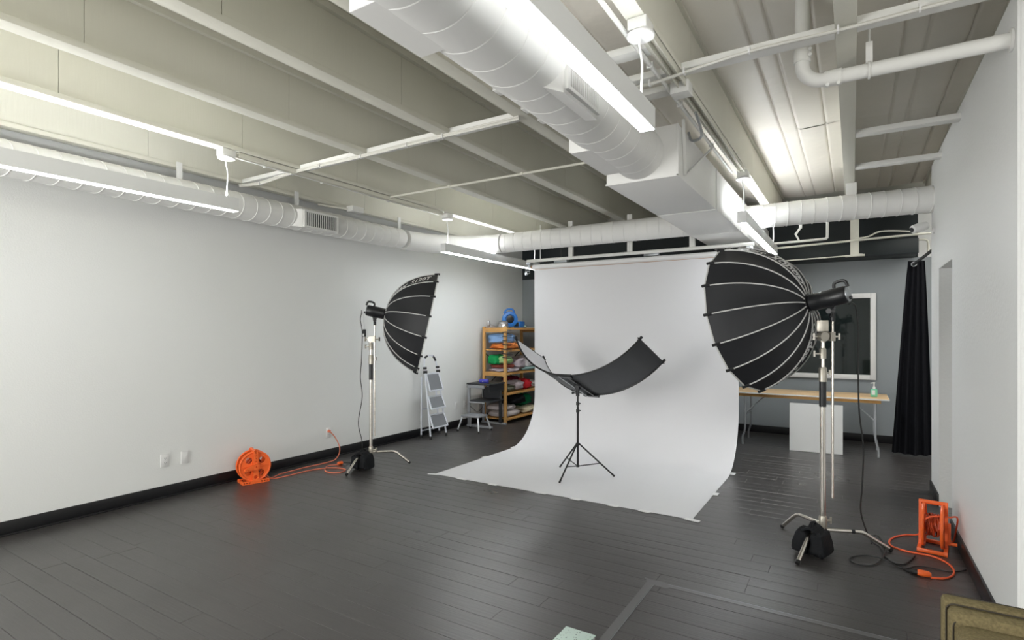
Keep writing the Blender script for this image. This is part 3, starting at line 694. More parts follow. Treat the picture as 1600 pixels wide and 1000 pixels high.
def c_stand(label, base, rod, feet, zt, rzt, gz):
    """turtle base C-stand; base = column point, rod = point of the offset rod, zt = top of column, rzt = top of rod"""
    bx, by = base; t = thing('light_stand', label, 'light stand', (bx, by, 0))
    V = lambda x, y, z: Vector((x, y, z)); c = lambda z: V(bx, by, z)
    build('column', MB().cyl(c(.11), c(gz), .0185, n=20), 'chrome', parent=t)
    build('grip_sleeve', MB().cyl(c(gz), c(gz+.175), .0225, n=20), 'blackp', parent=t, label='black grip sleeve')
    build('lower_collar', MB().lathe([(.026, 0), (.026, .09), (.021, .10)], c(gz+.175), (0,0,1), 20), 'cast', parent=t)
    build('riser', MB().cyl(c(gz+.26), c(zt), .0135, n=16), 'chrome', parent=t)
    build('upper_collar', MB().lathe([(.022, 0), (.022, .065), (.016, .075)], c(gz+.335), (0,0,1), 20), 'cast', parent=t)
    rv = Vector((rod[0]-bx, rod[1]-by, 0)); rn = rv.normalized()
    def knob(z, sgn, ln=.04, ang=0):
        p = c(z); q = p + rn*sgn*(.022+ln); m_ = MB().cyl(p + rn*sgn*.02, q, .0065, n=10)
        m_.bar(q + V(0,0,-.021), q + V(0,0,.021), .012, .014)
        return build('wing_knob', m_, 'chrome', parent=t)
    knob(gz+.37, -1); knob(gz+.235, 1, .03); 
    # grip head
    hz = zt+.005; side = rn.cross(V(0,0,1))
    build('grip_head', MB().cyl(c(hz) - side*.026, c(hz) + side*.026, .032, n=20).cyl(c(hz-.04), c(hz), .018, n=12), 'cast', parent=t)
    build('grip_block', MB().bar(V(rod[0], rod[1], hz-.032) - rn*.012, V(rod[0], rod[1], hz+.032) - rn*.012, .045, .035, up=rn), 'cast', parent=t)
    build('wing_knob', MB().cyl(V(rod[0], rod[1], hz), V(rod[0], rod[1], hz)+rn*.05, .0065, n=10).bar(V(rod[0], rod[1], hz-.022)+rn*.05, V(rod[0], rod[1], hz+.022)+rn*.05, .012, .014), 'chrome', parent=t)
    build('wing_knob', MB().cyl(c(hz)-rn*.02, c(hz)-rn*.065, .0065, n=10).bar(c(hz-.024)-rn*.065, c(hz+.024)-rn*.065, .012, .014), 'chrome', parent=t)
    build('offset_rod', MB().cyl(V(*rod, .336), V(*rod, rzt), .0085, n=12), 'chrome', parent=t)
    # turtle base
    build('base_hub', MB().lathe([(.024, .09), (.027, .10), (.027, .20), (.022, .215)], V(bx, by, 0), (0,0,1), 20), 'cast', parent=t)
    build('base_knob', MB().cyl(c(.18)+rn*.02, c(.18)+rn*.06, .008, n=10).bar(c(.157)+rn*.06, c(.203)+rn*.06, .013, .016), 'cast', parent=t)
    for i, f in enumerate(feet):
        F = V(f[0], f[1], .012); d = (F - V(bx, by, .012)); ln = d.length; d.normalize(); z = .155 - .018*i
        pts = [V(bx, by, z)+d*.02, V(bx, by, z)+d*ln*.30, V(bx, by, z)+d*ln*.50, V(bx, by, z-.006)+d*ln*.60, V(bx, by, z-.032)+d*ln*.70, F.lerp(V(bx, by, z-.032)+d*ln*.70, .1)]
        pts = [pts[0], pts[1]] + spline(pts[1:5], 4)[1:] + [pts[5]]
        lg = build('leg', MB().tube(pts, .0135, 12), 'chrome', parent=t)
        e = pts[-1]; dd = (pts[-1]-pts[-2]).normalized(); build('foot_cap', MB().cyl(e - dd*.004, e + dd*.018, .0145, n=12), 'rubber', parent=lg)
        if i == 1 or i == 2:
            q = V(bx, by, z)+d*ln*.42; build('leg_band', MB().cyl(q, q+d*.022, .0148, n=12), 'blackp', parent=lg)
    return t

def sandbag(label, p, d, size, seed):
    """two filled pouches hanging either side of a stand leg, joined by a strap; d = leg direction"""
    p = Vector(p); d = Vector((d[0], d[1], 0)).normalized(); s = Vector((-d.y, d.x, 0)); t = thing('sandbag', label, 'sandbag', (p.x, p.y, 0))
    ang = math.atan2(d.y, d.x)
    for sg in (-1, 1):
        mb = MB().blob(p + s*sg*size[1]*.27 - Vector((0,0,size[2]*.48)), (size[0], size[1]*.50, size[2]*1.0), seed+sg, .16, 2.2, 36, .38, ang, .012)
        zb, zt_ = p.z - size[2], p.z + .01
        for q in mb.v:
            k = min(1, max(0, (q.z-zb)/(zt_-zb))); cc = p + s*sg*size[1]*(.27 - .12*k); wdt = 1.12 - .42*k
            r_ = Vector((q.x-cc.x, q.y-cc.y, 0)); a_s = r_.dot(s); a_d = r_.dot(d)
            q.x, q.y = (cc + s*a_s*wdt + d*a_d*(1.0-.12*k)).xy
        build('pouch', mb, 'bag', parent=t, angle=60)
    st = spline([p + s*(-size[1]*.35) - Vector((0,0,size[2]*.3)), p + s*(-size[1]*.18) + Vector((0,0,.005)), p + Vector((0,0,.022)), p + s*(size[1]*.18) + Vector((0,0,.005)), p + s*(size[1]*.35) - Vector((0,0,size[2]*.3))], 4)
    mb = MB()
    for a, b in zip(st[:-1], st[1:]): mb.bar(a, b, size[0]*.72, .012, up=Vector((0,0,1)) if abs((b-a).normalized().z) < .9 else s)
    build('saddle_strap', mb, 'bag', parent=t)
    hl = spline([p - d*.05 + Vector((0,0,.02)), p - d*.04 + Vector((0,0,.045)), p + d*.03 + Vector((0,0,.05)), p + d*.05 + Vector((0,0,.02))], 4)
    build('carry_loop', MB().tube(hl, .008, 6), 'bag', parent=t)

# right-hand kit
hubR = (-.268, 4.433, 1.700)
hR, aR = softbox('large black deep octagonal softbox in front of the dark window, seen from behind', hubR, 161.2, -12.0, .562, .471, 4.742, [(7, False), (15, False)])
strobe('black studio strobe on the right, behind the large softbox', hubR, aR, .255, (-.122, 4.445, 1.60), 1)
c_stand('chrome light stand on the right with the orange reel behind it', (-.18, 4.40), (-.122, 4.445), [(-.461, 4.649), (-.304, 3.962), (.222, 4.542)], 1.46, 1.60, .976)
t = thing('mounting_plate', 'pale metal plate clamped above the grip head of the right light stand', 'bracket', (-.18, 4.40, 1.5))
build('plate', MB().box((-.215, 4.385, 1.50), (-.145, 4.415, 1.578), bev=.003), 'cast', parent=t)
sandbag('black sandbag draped over the base of the right light stand', (-.232, 4.21, .165), (-.304+.18, 3.962-4.40), (.20, .20, .155), 3)
# left-hand kit
hubL = (-4.405, 4.437, 1.692)
hL, aL = softbox('black deep softbox on the left, seen side-on against the white wall', hubL, 41.9, -12.2, .565, .468, 1.853, [(0, False), (8, False)])
strobe('black studio strobe on the left, behind the side-on softbox', hubL, aL, .21, (-4.535, 4.398, 1.60), -1)
c_stand('chrome light stand on the left near the wall outlet', (-4.572, 4.376), (-4.535, 4.398), [(-4.26, 4.673), (-4.465, 3.93), (-4.81, 4.439)], 1.41, 1.60, .962)
sandbag('black sandbag hung on the left light stand', (-4.535, 4.22, .165), (.107, -.446), (.20, .20, .155), 8)

# ================================================================ CURVED REFLECTOR
a_, b_, g_ = -.124, -.009, -.424
Rm = (Matrix.Rotation(a_, 3, 'Z') @ Matrix.Rotation(b_, 3, 'Y') @ Matrix.Rotation(g_, 3, 'X'))
lv, wv_, nv_ = Rm.col[0].copy(), Rm.col[1].copy(), Rm.col[2].copy()
RC = Vector((-2.423, 5.206, .941)); rho, tm, RW = .887, .985, .57
t = thing('curved_reflector', 'curved black reflector panel clamped to the small black tripod', 'reflector', RC)
def RP(th, q, off=0): return RC + lv*(rho+off)*math.sin(th) + nv_*(rho - (rho+off)*math.cos(th)) + wv_*q*RW/2
mb = MB(); n = 36; V1 = [RP(-tm+2*tm*i/n, q, 0) for i in range(n+1) for q in (-.97, -.3, .3, .97)]; V2 = [RP(-tm+2*tm*i/n, q, -.004) for i in range(n+1) for q in (-.97, -.3, .3, .97)]
F1 = [(i*4+j, i*4+j+1, (i+1)*4+j+1, (i+1)*4+j) for i in range(n) for j in range(3)]
mb.add(V1, F1); mb.cur = 1; mb.add(V2, [f[::-1] for f in F1]); build('reflector_cloth', mb, ['lgrey', 'silver'], parent=t, angle=60, label='cloth, black outside and silver inside')
for q in (-1, 1):
    build('frame_bow', MB().tube([RP(-tm+2*tm*i/40, q) for i in range(41)], .0095, 8), 'blackm', parent=t)
for sg in (-1, 1):
    th = sg*tm; e0 = RP(th, -1.12); e1 = RP(th, 1.12)
    build('end_rod', MB().tube([e0, e1], .0075, 8), 'blackm', parent=t)
    tg = (RP(th, 1)-RP(th-sg*.04, 1)).normalized()
    for q in (-1, 1): build('end_clip', MB().cyl(RP(th, q)-tg*.02, RP(th, q)+tg*.035, .014, n=10), 'blackp', parent=t)
for th0, r_ in ((-.055, .012), (.055, .012)):
    build('spine_bar', MB().bar(RP(th0, -1.08, .016), RP(th0, 1.08, .016), .018, .018, up=nv_), 'galv' if th0 < 0 else 'blackm', parent=t)
for q in (-1, 1): build('bow_clamp', MB().bar(RP(-.10, q*1.02, .012), RP(.10, q*1.02, .012), .04, .03, up=nv_), 'blackp', parent=t)
for q in (.85, -.85): build('rod_end', MB().tube([RP(-.08, q*1.1, .02), RP(.10, q*1.1, .02)], .008, 8), 'blackp', parent=t)
# its tripod
bx, by = -2.43, 5.205
t = thing('tripod_stand', 'small black tripod standing on the paper backdrop', 'tripod', (bx, by, 0))
c = lambda z: Vector((bx, by, z))
build('column', MB().cyl(c(.10), c(.72), .0115, n=14), 'blackm', parent=t); build('riser', MB().cyl(c(.70), c(.88), .009, n=12), 'blackm', parent=t)
build('head_clamp', MB().cyl(c(.83), c(.90), .019, n=12).bar(c(.90), c(.94), .045, .04).cyl(c(.86)-Vector((.05, 0, 0)), c(.86), .006, n=8).cyl(c(.86)-Vector((.062, 0, 0)), c(.86)-Vector((.05, 0, 0)), .016, n=10), 'blackp', parent=t)
for z in (.66, .735):
    build('collar', MB().cyl(c(z), c(z+.035), .018, n=14).cyl(c(z+.018), c(z+.018)+Vector((.03, .012, 0)), .006, n=8), 'blackp', parent=t)
build('spider', MB().cyl(c(.32), c(.345), .02, n=12).cyl(c(.095), c(.115), .018, n=12), 'blackp', parent=t)
for fx, fy in ((-2.457, 4.84), (-2.084, 5.35), (-2.74, 5.411)):
    F = Vector((fx, fy, .012)); A = c(.335); d = (F-c(.012)).normalized(); A = A + d*.015
    lg = build('leg', MB().tube([A, F], .0085, 8), 'blackm', parent=t); build('foot_cap', MB().cyl(F + (A-F).normalized()*.03, F, .0105, n=8), 'rubber', parent=lg)
    build('brace', MB().tube([c(.105)+d*.015, A.lerp(F, .60)], .0055, 6), 'blackm', parent=t)

# ================================================================ CORD REELS
def reel(label, loc, rz, crank_ang):
    t = thing('cord_reel', label, 'cord reel', loc, rotz=rz, local=True)
    RR = .142; zc = .165; w2 = .052
    def TX(x): return Matrix.Translation((x, 0, 0)) @ Matrix(((0,0,1,0),(1,0,0,0),(0,1,0,0),(0,0,0,1)))   # plate xy -> local yz
    for sx in (-1, 1):
        holes = [circ(.085*math.cos(q), .085*math.sin(q), .031, 14) for q in (.7, 2.3, 3.85, 5.4)] 
        holes = [[(a, b+zc) for a, b in h_] for h_ in holes]
        fl_ = MB().plate([(a, b) for a, b in circ(0, zc, RR, 40)], holes, .005, TX(sx*w2))
        fl_.tube([(sx*w2, RR*math.cos(q), zc+RR*math.sin(q)) for q in [2*PI*i/40 for i in range(40)]], .010, 8, closed=True)
        for i in range(4):
            q = .75+1.57*i+.8; fl_.bar((sx*(w2+.004), .04*math.cos(q), zc+.04*math.sin(q)), (sx*(w2+.004), .13*math.cos(q), zc+.13*math.sin(q)), .005, .006)
        build('spool_flange', fl_, 'orange', parent=t)
        # side frame: tapering post with holes + base rail with holes
        ol = [(-.036, .012), (.036, .012), (.024, .10), (.020, .30), (.016, .328), (-.016, .328), (-.020, .30), (-.024, .10)]
        hs = [circ(0, z, .006, 8) for z in (.215, .245, .272, .298)] + [circ(0, .062, .017, 12)]
        build('side_post', MB().plate(ol, hs, .016, TX(sx*.072)), 'orange', parent=t)
        ol = [(-.125, .0), (.125, .0), (.13, .012), (.125, .030), (-.125, .030), (-.13, .012)]
        hs = [circ(y_, .015, .0075, 10) for y_ in (-.108, -.083, -.055, .055, .083, .108)]
        build('base_rail', MB().plate(ol, hs, .022, TX(sx*.072)), 'orange', parent=t)
    build('drum', MB().cyl((-w2, 0, zc), (w2, 0, zc), .045, n=20), 'orange', parent=t)
    for sy in (-1, 1): build('cross_bar', MB().box((-.07, sy*.118-.011, .002), (.07, sy*.118+.011, .026), bev=.004), 'orange', parent=t)
    build('carry_handle', MB().cyl((-.08, 0, .318), (.08, 0, .318), .014, n=14), 'orange', parent=t)
    # wound cord
    rg = random.Random(4); wd = []
    for i in range(130):
        q = i*.55; x = -.040 + .080*abs(((i/16.0) % 2)-1); rd = .052+.022*(i/130)+rg.uniform(0, .010)
        wd.append((x+rg.uniform(-.006, .006), rd*math.cos(q), zc+rd*math.sin(q)))
    build('wound_cord', MB().tube(wd, .0048, 6), 'cordd', parent=t)
    # crank arm: teardrop
    cr = []; n_ = 14
    for i in range(n_+1): q = PI/2 - PI*i/n_; cr.append((.030*math.cos(q), .030*math.sin(q)))
    cr += [(-.115, -.012), (-.120, 0), (-.115, .012)]
    Tq = Matrix.Translation((0, 0, zc)) @ Matrix.Rotation(crank_ang, 4, 'X') @ Matrix.Translation((0, 0, -zc)) @ TX(.088) @ Matrix.Translation((0, zc, 0))
    build('crank_arm', MB().plate(cr, [circ(0, 0, .009, 10)], .014, Tq), 'orange', parent=t)
    kp = Matrix.Translation((0, 0, zc)) @ Matrix.Rotation(crank_ang, 4, 'X') @ Vector((.095, -.105, 0)); kp2 = kp + Vector((.035, 0, 0))
    build('crank_knob', MB().cyl(kp, kp2, .011, n=12), 'orange', parent=t)
    return t
reel('orange plastic cord reel standing against the left wall', (-5.085, 3.295, 0), R(-17), R(12))
reel('orange plastic cord reel seen edge-on beside the right wall', (.470, 4.757, 0), R(-8.6), R(80))

def cord(label, pts, r, m, parts=(), cat='cord', name='extension_cord'):
    t = thing(name, label, cat, pts[0]); build('cord_run', MB().tube(spline(pts, 6), r, 8), m, parent=t)
    for nm, mb, mm in parts: build(nm, mb, mm, parent=t)
    return t
z = .006
cord('faded orange cord rising from beside the left reel to the wall outlet',
     [(-5.03, 3.40, .05), (-5.05, 3.47, z), (-5.10, 3.60, z), (-5.11, 3.75, z), (-5.117, 3.954, z), (-5.10, 4.15, z), (-5.08, 4.30, .02), (-5.12, 4.40, .07), (-5.18, 4.455, .14), (-5.235, 4.44, .24), (-5.258, 4.40, .30), (-5.272, 4.385, .318)], .0055, 'cordp',
     [('plug', MB().lathe([(.009, 0), (.017, .006), (.017, .03)], (-5.262, 4.388, .318), (-1, 0, 0), 12), 'cordp')])
cord('orange cord coiled on the floor beside the left light stand',
     [(-5.03, 3.38, .04), (-5.02, 3.44, z), (-4.985, 3.52, z), (-4.975, 3.66, z), (-4.97, 3.845, z), (-4.92, 4.0, z), (-4.82, 4.09, z), (-4.67, 4.10, z), (-4.62, 4.0, z), (-4.68, 3.93, z), (-4.80, 3.94, z), (-4.89, 4.02, .015), (-4.94, 4.10, .015), (-4.925, 4.19, z), (-4.905, 4.22, .012)], .0055, 'cordp',
     [('socket', MB().lathe([(.008, 0), (.018, .01), (.02, .05), (.016, .06)], (-4.915, 4.20, .02), (.3, 1, 0), 12), 'orange')])
cord('black lead plugged into the orange cord at the left light stand', [(-4.89, 4.265, .02), (-4.84, 4.33, z), (-4.74, 4.36, z), (-4.64, 4.30, z), (-4.5, 4.14, z)], .0045, 'rubber', name='power_lead')
z = .007
cord('orange cord looping over the floor in front of the right reel',
     [(.43, 4.90, .16), (.41, 4.96, .03), (.33, 4.95, z), (.265, 4.87, z), (.222, 4.76, z), (.225, 4.65, z), (.29, 4.59, z), (.36, 4.58, z), (.45, 4.57, z), (.515, 4.49, z), (.535, 4.38, z), (.515, 4.27, z), (.467, 4.20, z), (.42, 4.175, z), (.40, 4.17, z)], .0062, 'cordo',
     [('socket', MB().lathe([(.009, 0), (.018, .012), (.02, .055), (.017, .068)], (.404, 4.180, .021), (-1, .02, 0), 12), 'orange')])
cord('orange cord leaving the top of the right reel towards the wall', [(.40, 4.66, .20), (.43, 4.66, .235), (.48, 4.67, .25), (.55, 4.70, .247), (.60, 4.76, .235), (.606, 4.86, .12), (.60, 4.95, .008), (.585, 5.1, .007)], .0055, 'cordo')
cord('long black power lead falling from the right strobe and curling on the floor',
     [(-.026, 4.50, 1.69), (-.005, 4.54, 1.70), (.018, 4.60, 1.66), (.031, 4.61, 1.49), (.031, 4.61, 1.127), (.039, 4.615, .9), (.062, 4.63, .673), (.054, 4.625, .4), (.045, 4.62, .24), (.070, 4.615, .12), (.11, 4.61, .03), (.155, 4.58, z),
      (.168, 4.50, z), (.18, 4.40, z), (.24, 4.28, z), (.30, 4.205, z), (.335, 4.183, .018)], .0055, 'rubber',
     [('plug', MB().lathe([(.008, 0), (.016, .01), (.017, .04)], (.298, 4.19, .019), (1, -.05, 0), 12), 'rubber')], name='power_lead')
cord('loose black lead lying in loops near the right reel',
     [(.11, 4.62, z), (.107, 4.70, z), (.125, 4.79, .012), (.152, 4.79, .014), (.176, 4.66, .016), (.176, 4.42, .016), (.12, 4.22, z), (.045, 4.16, z), (-.012, 4.19, z), (-.012, 4.27, z), (.05, 4.34, z), (.13, 4.34, .016), (.20, 4.285, .016), (.27, 4.31, z), (.32, 4.42, z), (.35, 4.52, z)], .0045, 'rubber', name='power_lead')
cord('thin black lead running from the loops to the right baseboard', [(.20, 4.27, .018), (.27, 4.24, z), (.34, 4.32, z), (.42, 4.34, z), (.50, 4.33, z), (.56, 4.37, z), (.60, 4.42, z)], .0038, 'rubber', name='power_lead')
cord('black power lead hanging from the left strobe down to the sandbag',
     [(-4.602, 4.27, 1.71), (-4.66, 4.32, 1.735), (-4.714, 4.37, 1.71), (-4.726, 4.363, 1.63), (-4.708, 4.374, 1.486), (-4.714, 4.37, 1.197), (-4.726, 4.363, .98), (-4.708, 4.374, .763), (-4.745, 4.351, .474), (-4.70, 4.36, .28), (-4.69, 4.36, .17)], .0045, 'rubber', name='power_lead')
t = thing('remote_receiver', 'small black receiver dangling from the left strobe', 'receiver', (-4.655, 4.36, 1.48))
build('receiver_body', MB().box((-4.675, 4.345, 1.44), (-4.638, 4.368, 1.525), bev=.005), 'blackp', parent=t)
build('receiver_window', MB().box((-4.667, 4.341, 1.447), (-4.646, 4.345, 1.475)), 'board', parent=t)
build('sync_wire', MB().tube([(-4.655, 4.357, 1.52), (-4.65, 4.34, 1.69), (-4.61, 4.28, 1.70)], .002, 6), 'galv', parent=t)

# ================================================================ WALL OUTLETS
def outlet(y, z, label, blank=False, x=XL):
    t = thing('outlet', label, 'outlet', (x, y, z))
    build('cover_plate', MB().box((x, y-.036, z-.058), (x+.009, y+.036, z+.058), bev=.003), 'white', parent=t)
    if not blank:
        for dz in (-.02, .02):
            s = build('socket', MB().box((x+.0085, y-.016, z+dz-.014), (x+.0105, y+.016, z+dz+.014), bev=.0008), 'white', parent=t)
            build('slot', MB().box((x+.0104, y-.008, z+dz-.002), (x+.011, y-.0055, z+dz+.008)).box((x+.0104, y+.0055, z+dz-.002), (x+.011, y+.008, z+dz+.008)).cyl((x+.0104, y, z+dz-.008), (x+.011, y, z+dz-.008), .0028, n=8), 'blackp', parent=s)
outlet(2.565, .33, 'white wall socket plate to the left of the orange reel')
outlet(2.742, .327, 'blank white wall plate just right of the left socket', True)
outlet(4.393, .30, 'white wall socket with an orange plug, left of the light stand')
outlet(6.86, .33, 'pale wall plate just behind the grey step stool', True)
outlet(7.10, .33, 'wall socket plate behind the leg of the grey cart')

# ================================================================ LADDER (folded, leaning on the left wall)
t = thing('step_ladder', 'white folding step ladder with three grey treads leaning on the left wall', 'ladder', (-5.08, 6.07, 0))
def FR(yside, z):   # front rail: bottom -4.975 -> top -5.10 ; converging slightly
    k = z/.92; yb = 5.872 if yside < 0 else 6.215; yt = 5.90 if yside < 0 else 6.18
    return Vector((-4.972 - .125*k, yb + (yt-yb)*k, z))
for s in (-1, 1):
    lg = build('front_rail', MB().tube([FR(s, .03), FR(s, .92)], .0125, 8), 'ladder', parent=t)
    build('foot_cap', MB().cyl(FR(s, 0), FR(s, .045), .017, n=10), 'rubber', parent=lg)
    yb = 5.90 if s < 0 else 6.30
    lg = build('rear_rail', MB().tube([(-5.172, yb, .03), (-5.175, 5.91 if s < 0 else 6.2, .86)], .0115, 8), 'ladder', parent=t)
    build('foot_cap', MB().cyl((-5.172, yb, 0), (-5.172, yb, .045), .016, n=10), 'rubber', parent=lg)
build('rear_brace', MB().tube([(-5.172, 5.90, .40), (-5.172, 6.25, .40)], .009, 8).tube([(-5.172, 5.90, .10), (-5.172, 6.28, .10)], .009, 8), 'ladder', parent=t)
hp = spline([FR(-1, .90), FR(-1, 1.02)+Vector((-.01, .0, 0)), Vector((-5.13, 5.93, 1.12)), Vector((-5.13, 5.98, 1.15)), Vector((-5.13, 6.08, 1.155)), Vector((-5.13, 6.15, 1.10)), FR(1, 1.0)+Vector((-.01, 0, 0)), FR(1, .90)], 4)
build('hand_loop', MB().tube(hp, .010, 8), 'ladder', parent=t)
build('grip_foam', MB().tube(hp[8:13], .015, 8), 'blackp', parent=t); build('grip_foam', MB().tube(hp[17:22], .015, 8), 'blackp', parent=t)
for s in (-1, 1): build('hinge', MB().cyl(FR(s, .93)-Vector((.02, .02, 0)), FR(s, .93)+Vector((.02, .02, 0)), .022, n=10).cyl(FR(s, .985)-Vector((.01, .02, 0)), FR(s, .985)+Vector((.01, .02, 0)), .018, n=10), 'steel', parent=t)
for z0, z1 in ((.67, .905), (.42, .585), (.16, .335)):
    pa = lambda s, z, o=.022: FR(s, z) + Vector((o, -s*.005, 0))
    fr = MB().tube([pa(-1, z0, .055), pa(1, z0, .055)], .011, 8).tube([pa(-1, z1, .012), pa(1, z1, .012)], .011, 8).tube([pa(-1, z0, .055), pa(-1, z1, .012)], .011, 8).tube([pa(1, z0, .055), pa(1, z1, .012)], .011, 8)
    st = build('step_frame', fr, 'ladder', parent=t)
    A, B, C_, D = pa(-1, z0+.012, .054), pa(1, z0+.012, .054), pa(1, z1-.012, .014), pa(-1, z1-.012, .014)
    off = Vector((-.010, 0, -.004)); mb = MB().add([A, B, C_, D, A+off, B+off, C_+off, D+off], [(0,1,2,3), (7,6,5,4), (0,4,5,1), (1,5,6,2), (2,6,7,3), (3,7,4,0)])
    tr = build('tread', mb, 'tread', parent=st, smooth=False)

# ================================================================ STEP STOOL
t = thing('step_stool', 'low grey step stool with splayed legs in front of the cart', 'stool', (-4.87, 6.77, 0))
x0, x1, y0, y1, zt = -5.02, -4.70, 6.62, 6.87, .245
build('stool_top', MB().box((x0, y0, zt-.028), (x1, y1, zt), bev=.008), 'cartgrey', parent=t)
build('tread_mat', MB().box((x0+.02, y0+.02, zt-.002), (x1-.02, y1-.02, zt+.003)), 'tread', parent=t)
for sx, sy in ((-1, -1), (1, -1), (1, 1), (-1, 1)):
    A = Vector((x0+.02 if sx < 0 else x1-.02, y0+.02 if sy < 0 else y1-.02, zt-.02)); F = A + Vector((sx*.055, sy*.055, -(zt-.02)+.012))
    lg = build('leg', MB().tube([A, F], .013, 10), 'alu', parent=t); build('foot_cap', MB().cyl(F+Vector((0, 0, .02)), F-Vector((0, 0, .012)), .017, n=10), 'rubber', parent=lg)

# ================================================================ CART
t = thing('utility_cart', 'grey metal cart with a charcoal top beside the wooden shelf', 'cart', (-4.97, 7.2, 0))
x0, x1, y0, y1 = -5.18, -4.74, 6.98, 7.42
build('cart_top', MB().box((x0, y0, .665), (x1, y1, .69), bev=.003), 'charcoal', parent=t)
build('top_rail', MB().box((x0+.01, y0-.004, .615), (x1-.10, y0+.016, .66), bev=.002), 'cartgrey', parent=t)
build('side_panel', MB().box((x1-.035, y0+.02, .57), (x1-.02, y1-.01, .664)), 'charcoal', parent=t)
build('shelf_panel', MB().box((x0+.02, y0+.02, .40), (x1-.01, y1-.02, .42), bev=.003), 'charcoal', parent=t)
build('shelf_rail', MB().box((x0+.05, y0+.0, .385), (x1-.1, y0+.018, .40)), 'alu', parent=t)
build('back_panel', MB().box((x0+.03, y1-.03, .42), (x1-.06, y1-.015, .60)), 'charcoal', parent=t)
for xx_, yy_ in ((x0+.03, y0+.01), (x0+.03, y1-.03)):
    build('leg', MB().box((xx_-.02, yy_, .03), (xx_+.02, yy_+.03, .662), bev=.003), 'cartgrey', parent=t)
build('rear_leg', MB().box((x1-.09, y1-.05, .03), (x1-.04, y1-.02, .662), bev=.003), 'charcoal', parent=t)
for yy_ in (y0+.005, y1-.035): build('sled_foot', MB().box((x0, yy_, .005), (x1+.03, yy_+.04, .04), bev=.004), 'cartgrey', parent=t)
t = thing('speaker', 'small violet bluetooth speaker lying on the cart', 'speaker', (-4.89, 7.10, .69))
build('speaker_body', MB().lathe([(.022, -.075), (.032, -.07), (.034, -.06), (.034, .06), (.032, .07), (.022, .075)], (-4.90, 7.06, .725), (.9, .1, 0), 18), 'purple', parent=t)
build('emblem', MB().box((-4.908, 7.022, .718), (-4.893, 7.028, .730)), 'tape', parent=t)
cord('thin black lead drooping below the cart shelf', [(-5.25, 7.10, .33), (-5.10, 7.02, .30), (-5.0, 7.0, .25), (-4.92, 7.0, .29), (-4.87, 7.02, .39)], .004, 'rubber', name='power_lead')

# ================================================================ WOODEN SHELF
sx0, sx1, sy0, sy1, sz = -5.22, -4.76, 7.47, 8.72, 1.58
t = thing('wooden_shelf', 'pine shelving unit with slatted shelves full of cloths in the left corner', 'shelf', (-4.98, 8.1, 0))
pw = .045
for xx_ in (sx0, sx1-pw):
    for yy_ in (sy0, sy1-pw): build('post', MB().box((xx_, yy_, .0), (xx_+pw, yy_+pw, sz), bev=.003), 'pine', parent=t)
levels = [.09, .50, .83, 1.205, 1.565]
for yy_ in (sy0+.005, sy1-pw+.005):
    for zz in (sz-.055, .83-.02): build('end_rail', MB().box((sx0+pw, yy_, zz-.04), (sx1-pw, yy_+.03, zz+.03), bev=.003), 'pine', parent=t)
for zz in levels:
    for i in range(5):
        xa = sx0 + .004 + i*(sx1-sx0-.008)/5
        a = sy0+pw if (i in (0, 4)) else sy0+.004; b = sy1-pw if (i in (0, 4)) else sy1-.004
        build('shelf_slat', MB().box((xa+.003, a, zz-.018), (xa+(sx1-sx0-.008)/5-.003, b, zz), bev=.002), 'pine', parent=t)
    build('shelf_edge', MB().box((sx1-.012, sy0+pw, zz-.034), (sx1, sy1-pw, zz-.019)), 'pine', parent=t)
mb = MB().bar((sx0+.01, sy0+.05, .55), (sx0+.01, sy1-.05, 1.15), .004, .02).bar((sx0+.01, sy0+.05, 1.15), (sx0+.01, sy1-.05, .55), .004, .02)
build('cross_brace', mb, 'steel', parent=t)
# black spring clips on the near post
for i, zz in enumerate((1.49, 1.425, 1.355, 1.29, 1.215, 1.145, 1.085)):
    t = thing('spring_clip', f'black spring clamp on the near shelf post, {["topmost","second","third","fourth","fifth","sixth","lowest"][i]} of the seven', 'clamp', (sx1, sy0, zz), group='black clamps on the shelf post')
    L_ = .09 + .012*(i % 3)
    build('upper_jaw', MB().bar((sx1-.055, sy0-.012, zz), (sx1+L_, sy0+.02, zz+.012), .012, .008), 'blackp', parent=t)
    build('lower_jaw', MB().bar((sx1-.055, sy0-.012, zz-.006), (sx1+L_, sy0+.02, zz-.014), .012, .008), 'blackp', parent=t)
def clothes(name, label, c, size, m, seed, amp=.22, folds=.05, rz=0, cat='cloth'):
    build(name, MB().blob(c, size, seed, amp, 2.6, 30, .7, rz, folds), m, label=label, cat=cat, loc=(c[0], c[1], c[2]-size[2]/2), angle=70)
xm = -4.98
L4, L3, L2, L1, L0 = 1.205, .83, .50, .09, 0
clothes('folded_cloth', 'crumpled orange cloth under the pale blue one on the upper shelf', (xm+.02, 7.80, L4+.055), (.42, .52, .11), 'cloth_orange', 1)
clothes('folded_cloth', 'heaped pale blue cloth on the upper shelf', (xm-.02, 7.72, L4+.18), (.40, .44, .17), 'cloth_blue', 2)
clothes('folded_cloth', 'white and lilac folded sheets at the bottom of the middle shelf pile', (xm, 7.77, L3+.035), (.42, .52, .07), 'cloth_lilac', 3)
clothes('folded_cloth', 'brick red folded cloth in the middle shelf pile', (xm, 7.72, L3+.095), (.36, .36, .06), 'cloth_brick', 4)
clothes('folded_cloth', 'bright green crumpled cloth on the middle shelf', (xm-.07, 7.66, L3+.20), (.26, .30, .17), 'cloth_green', 5)
clothes('folded_cloth', 'lime green cloth beside the bright green one', (xm+.09, 7.67, L3+.20), (.17, .28, .12), 'cloth_lime', 6)
clothes('folded_cloth', 'lilac bundled cloth in the middle of the middle shelf', (xm+.07, 8.02, L3+.13), (.30, .30, .19), 'cloth_lilac', 7)
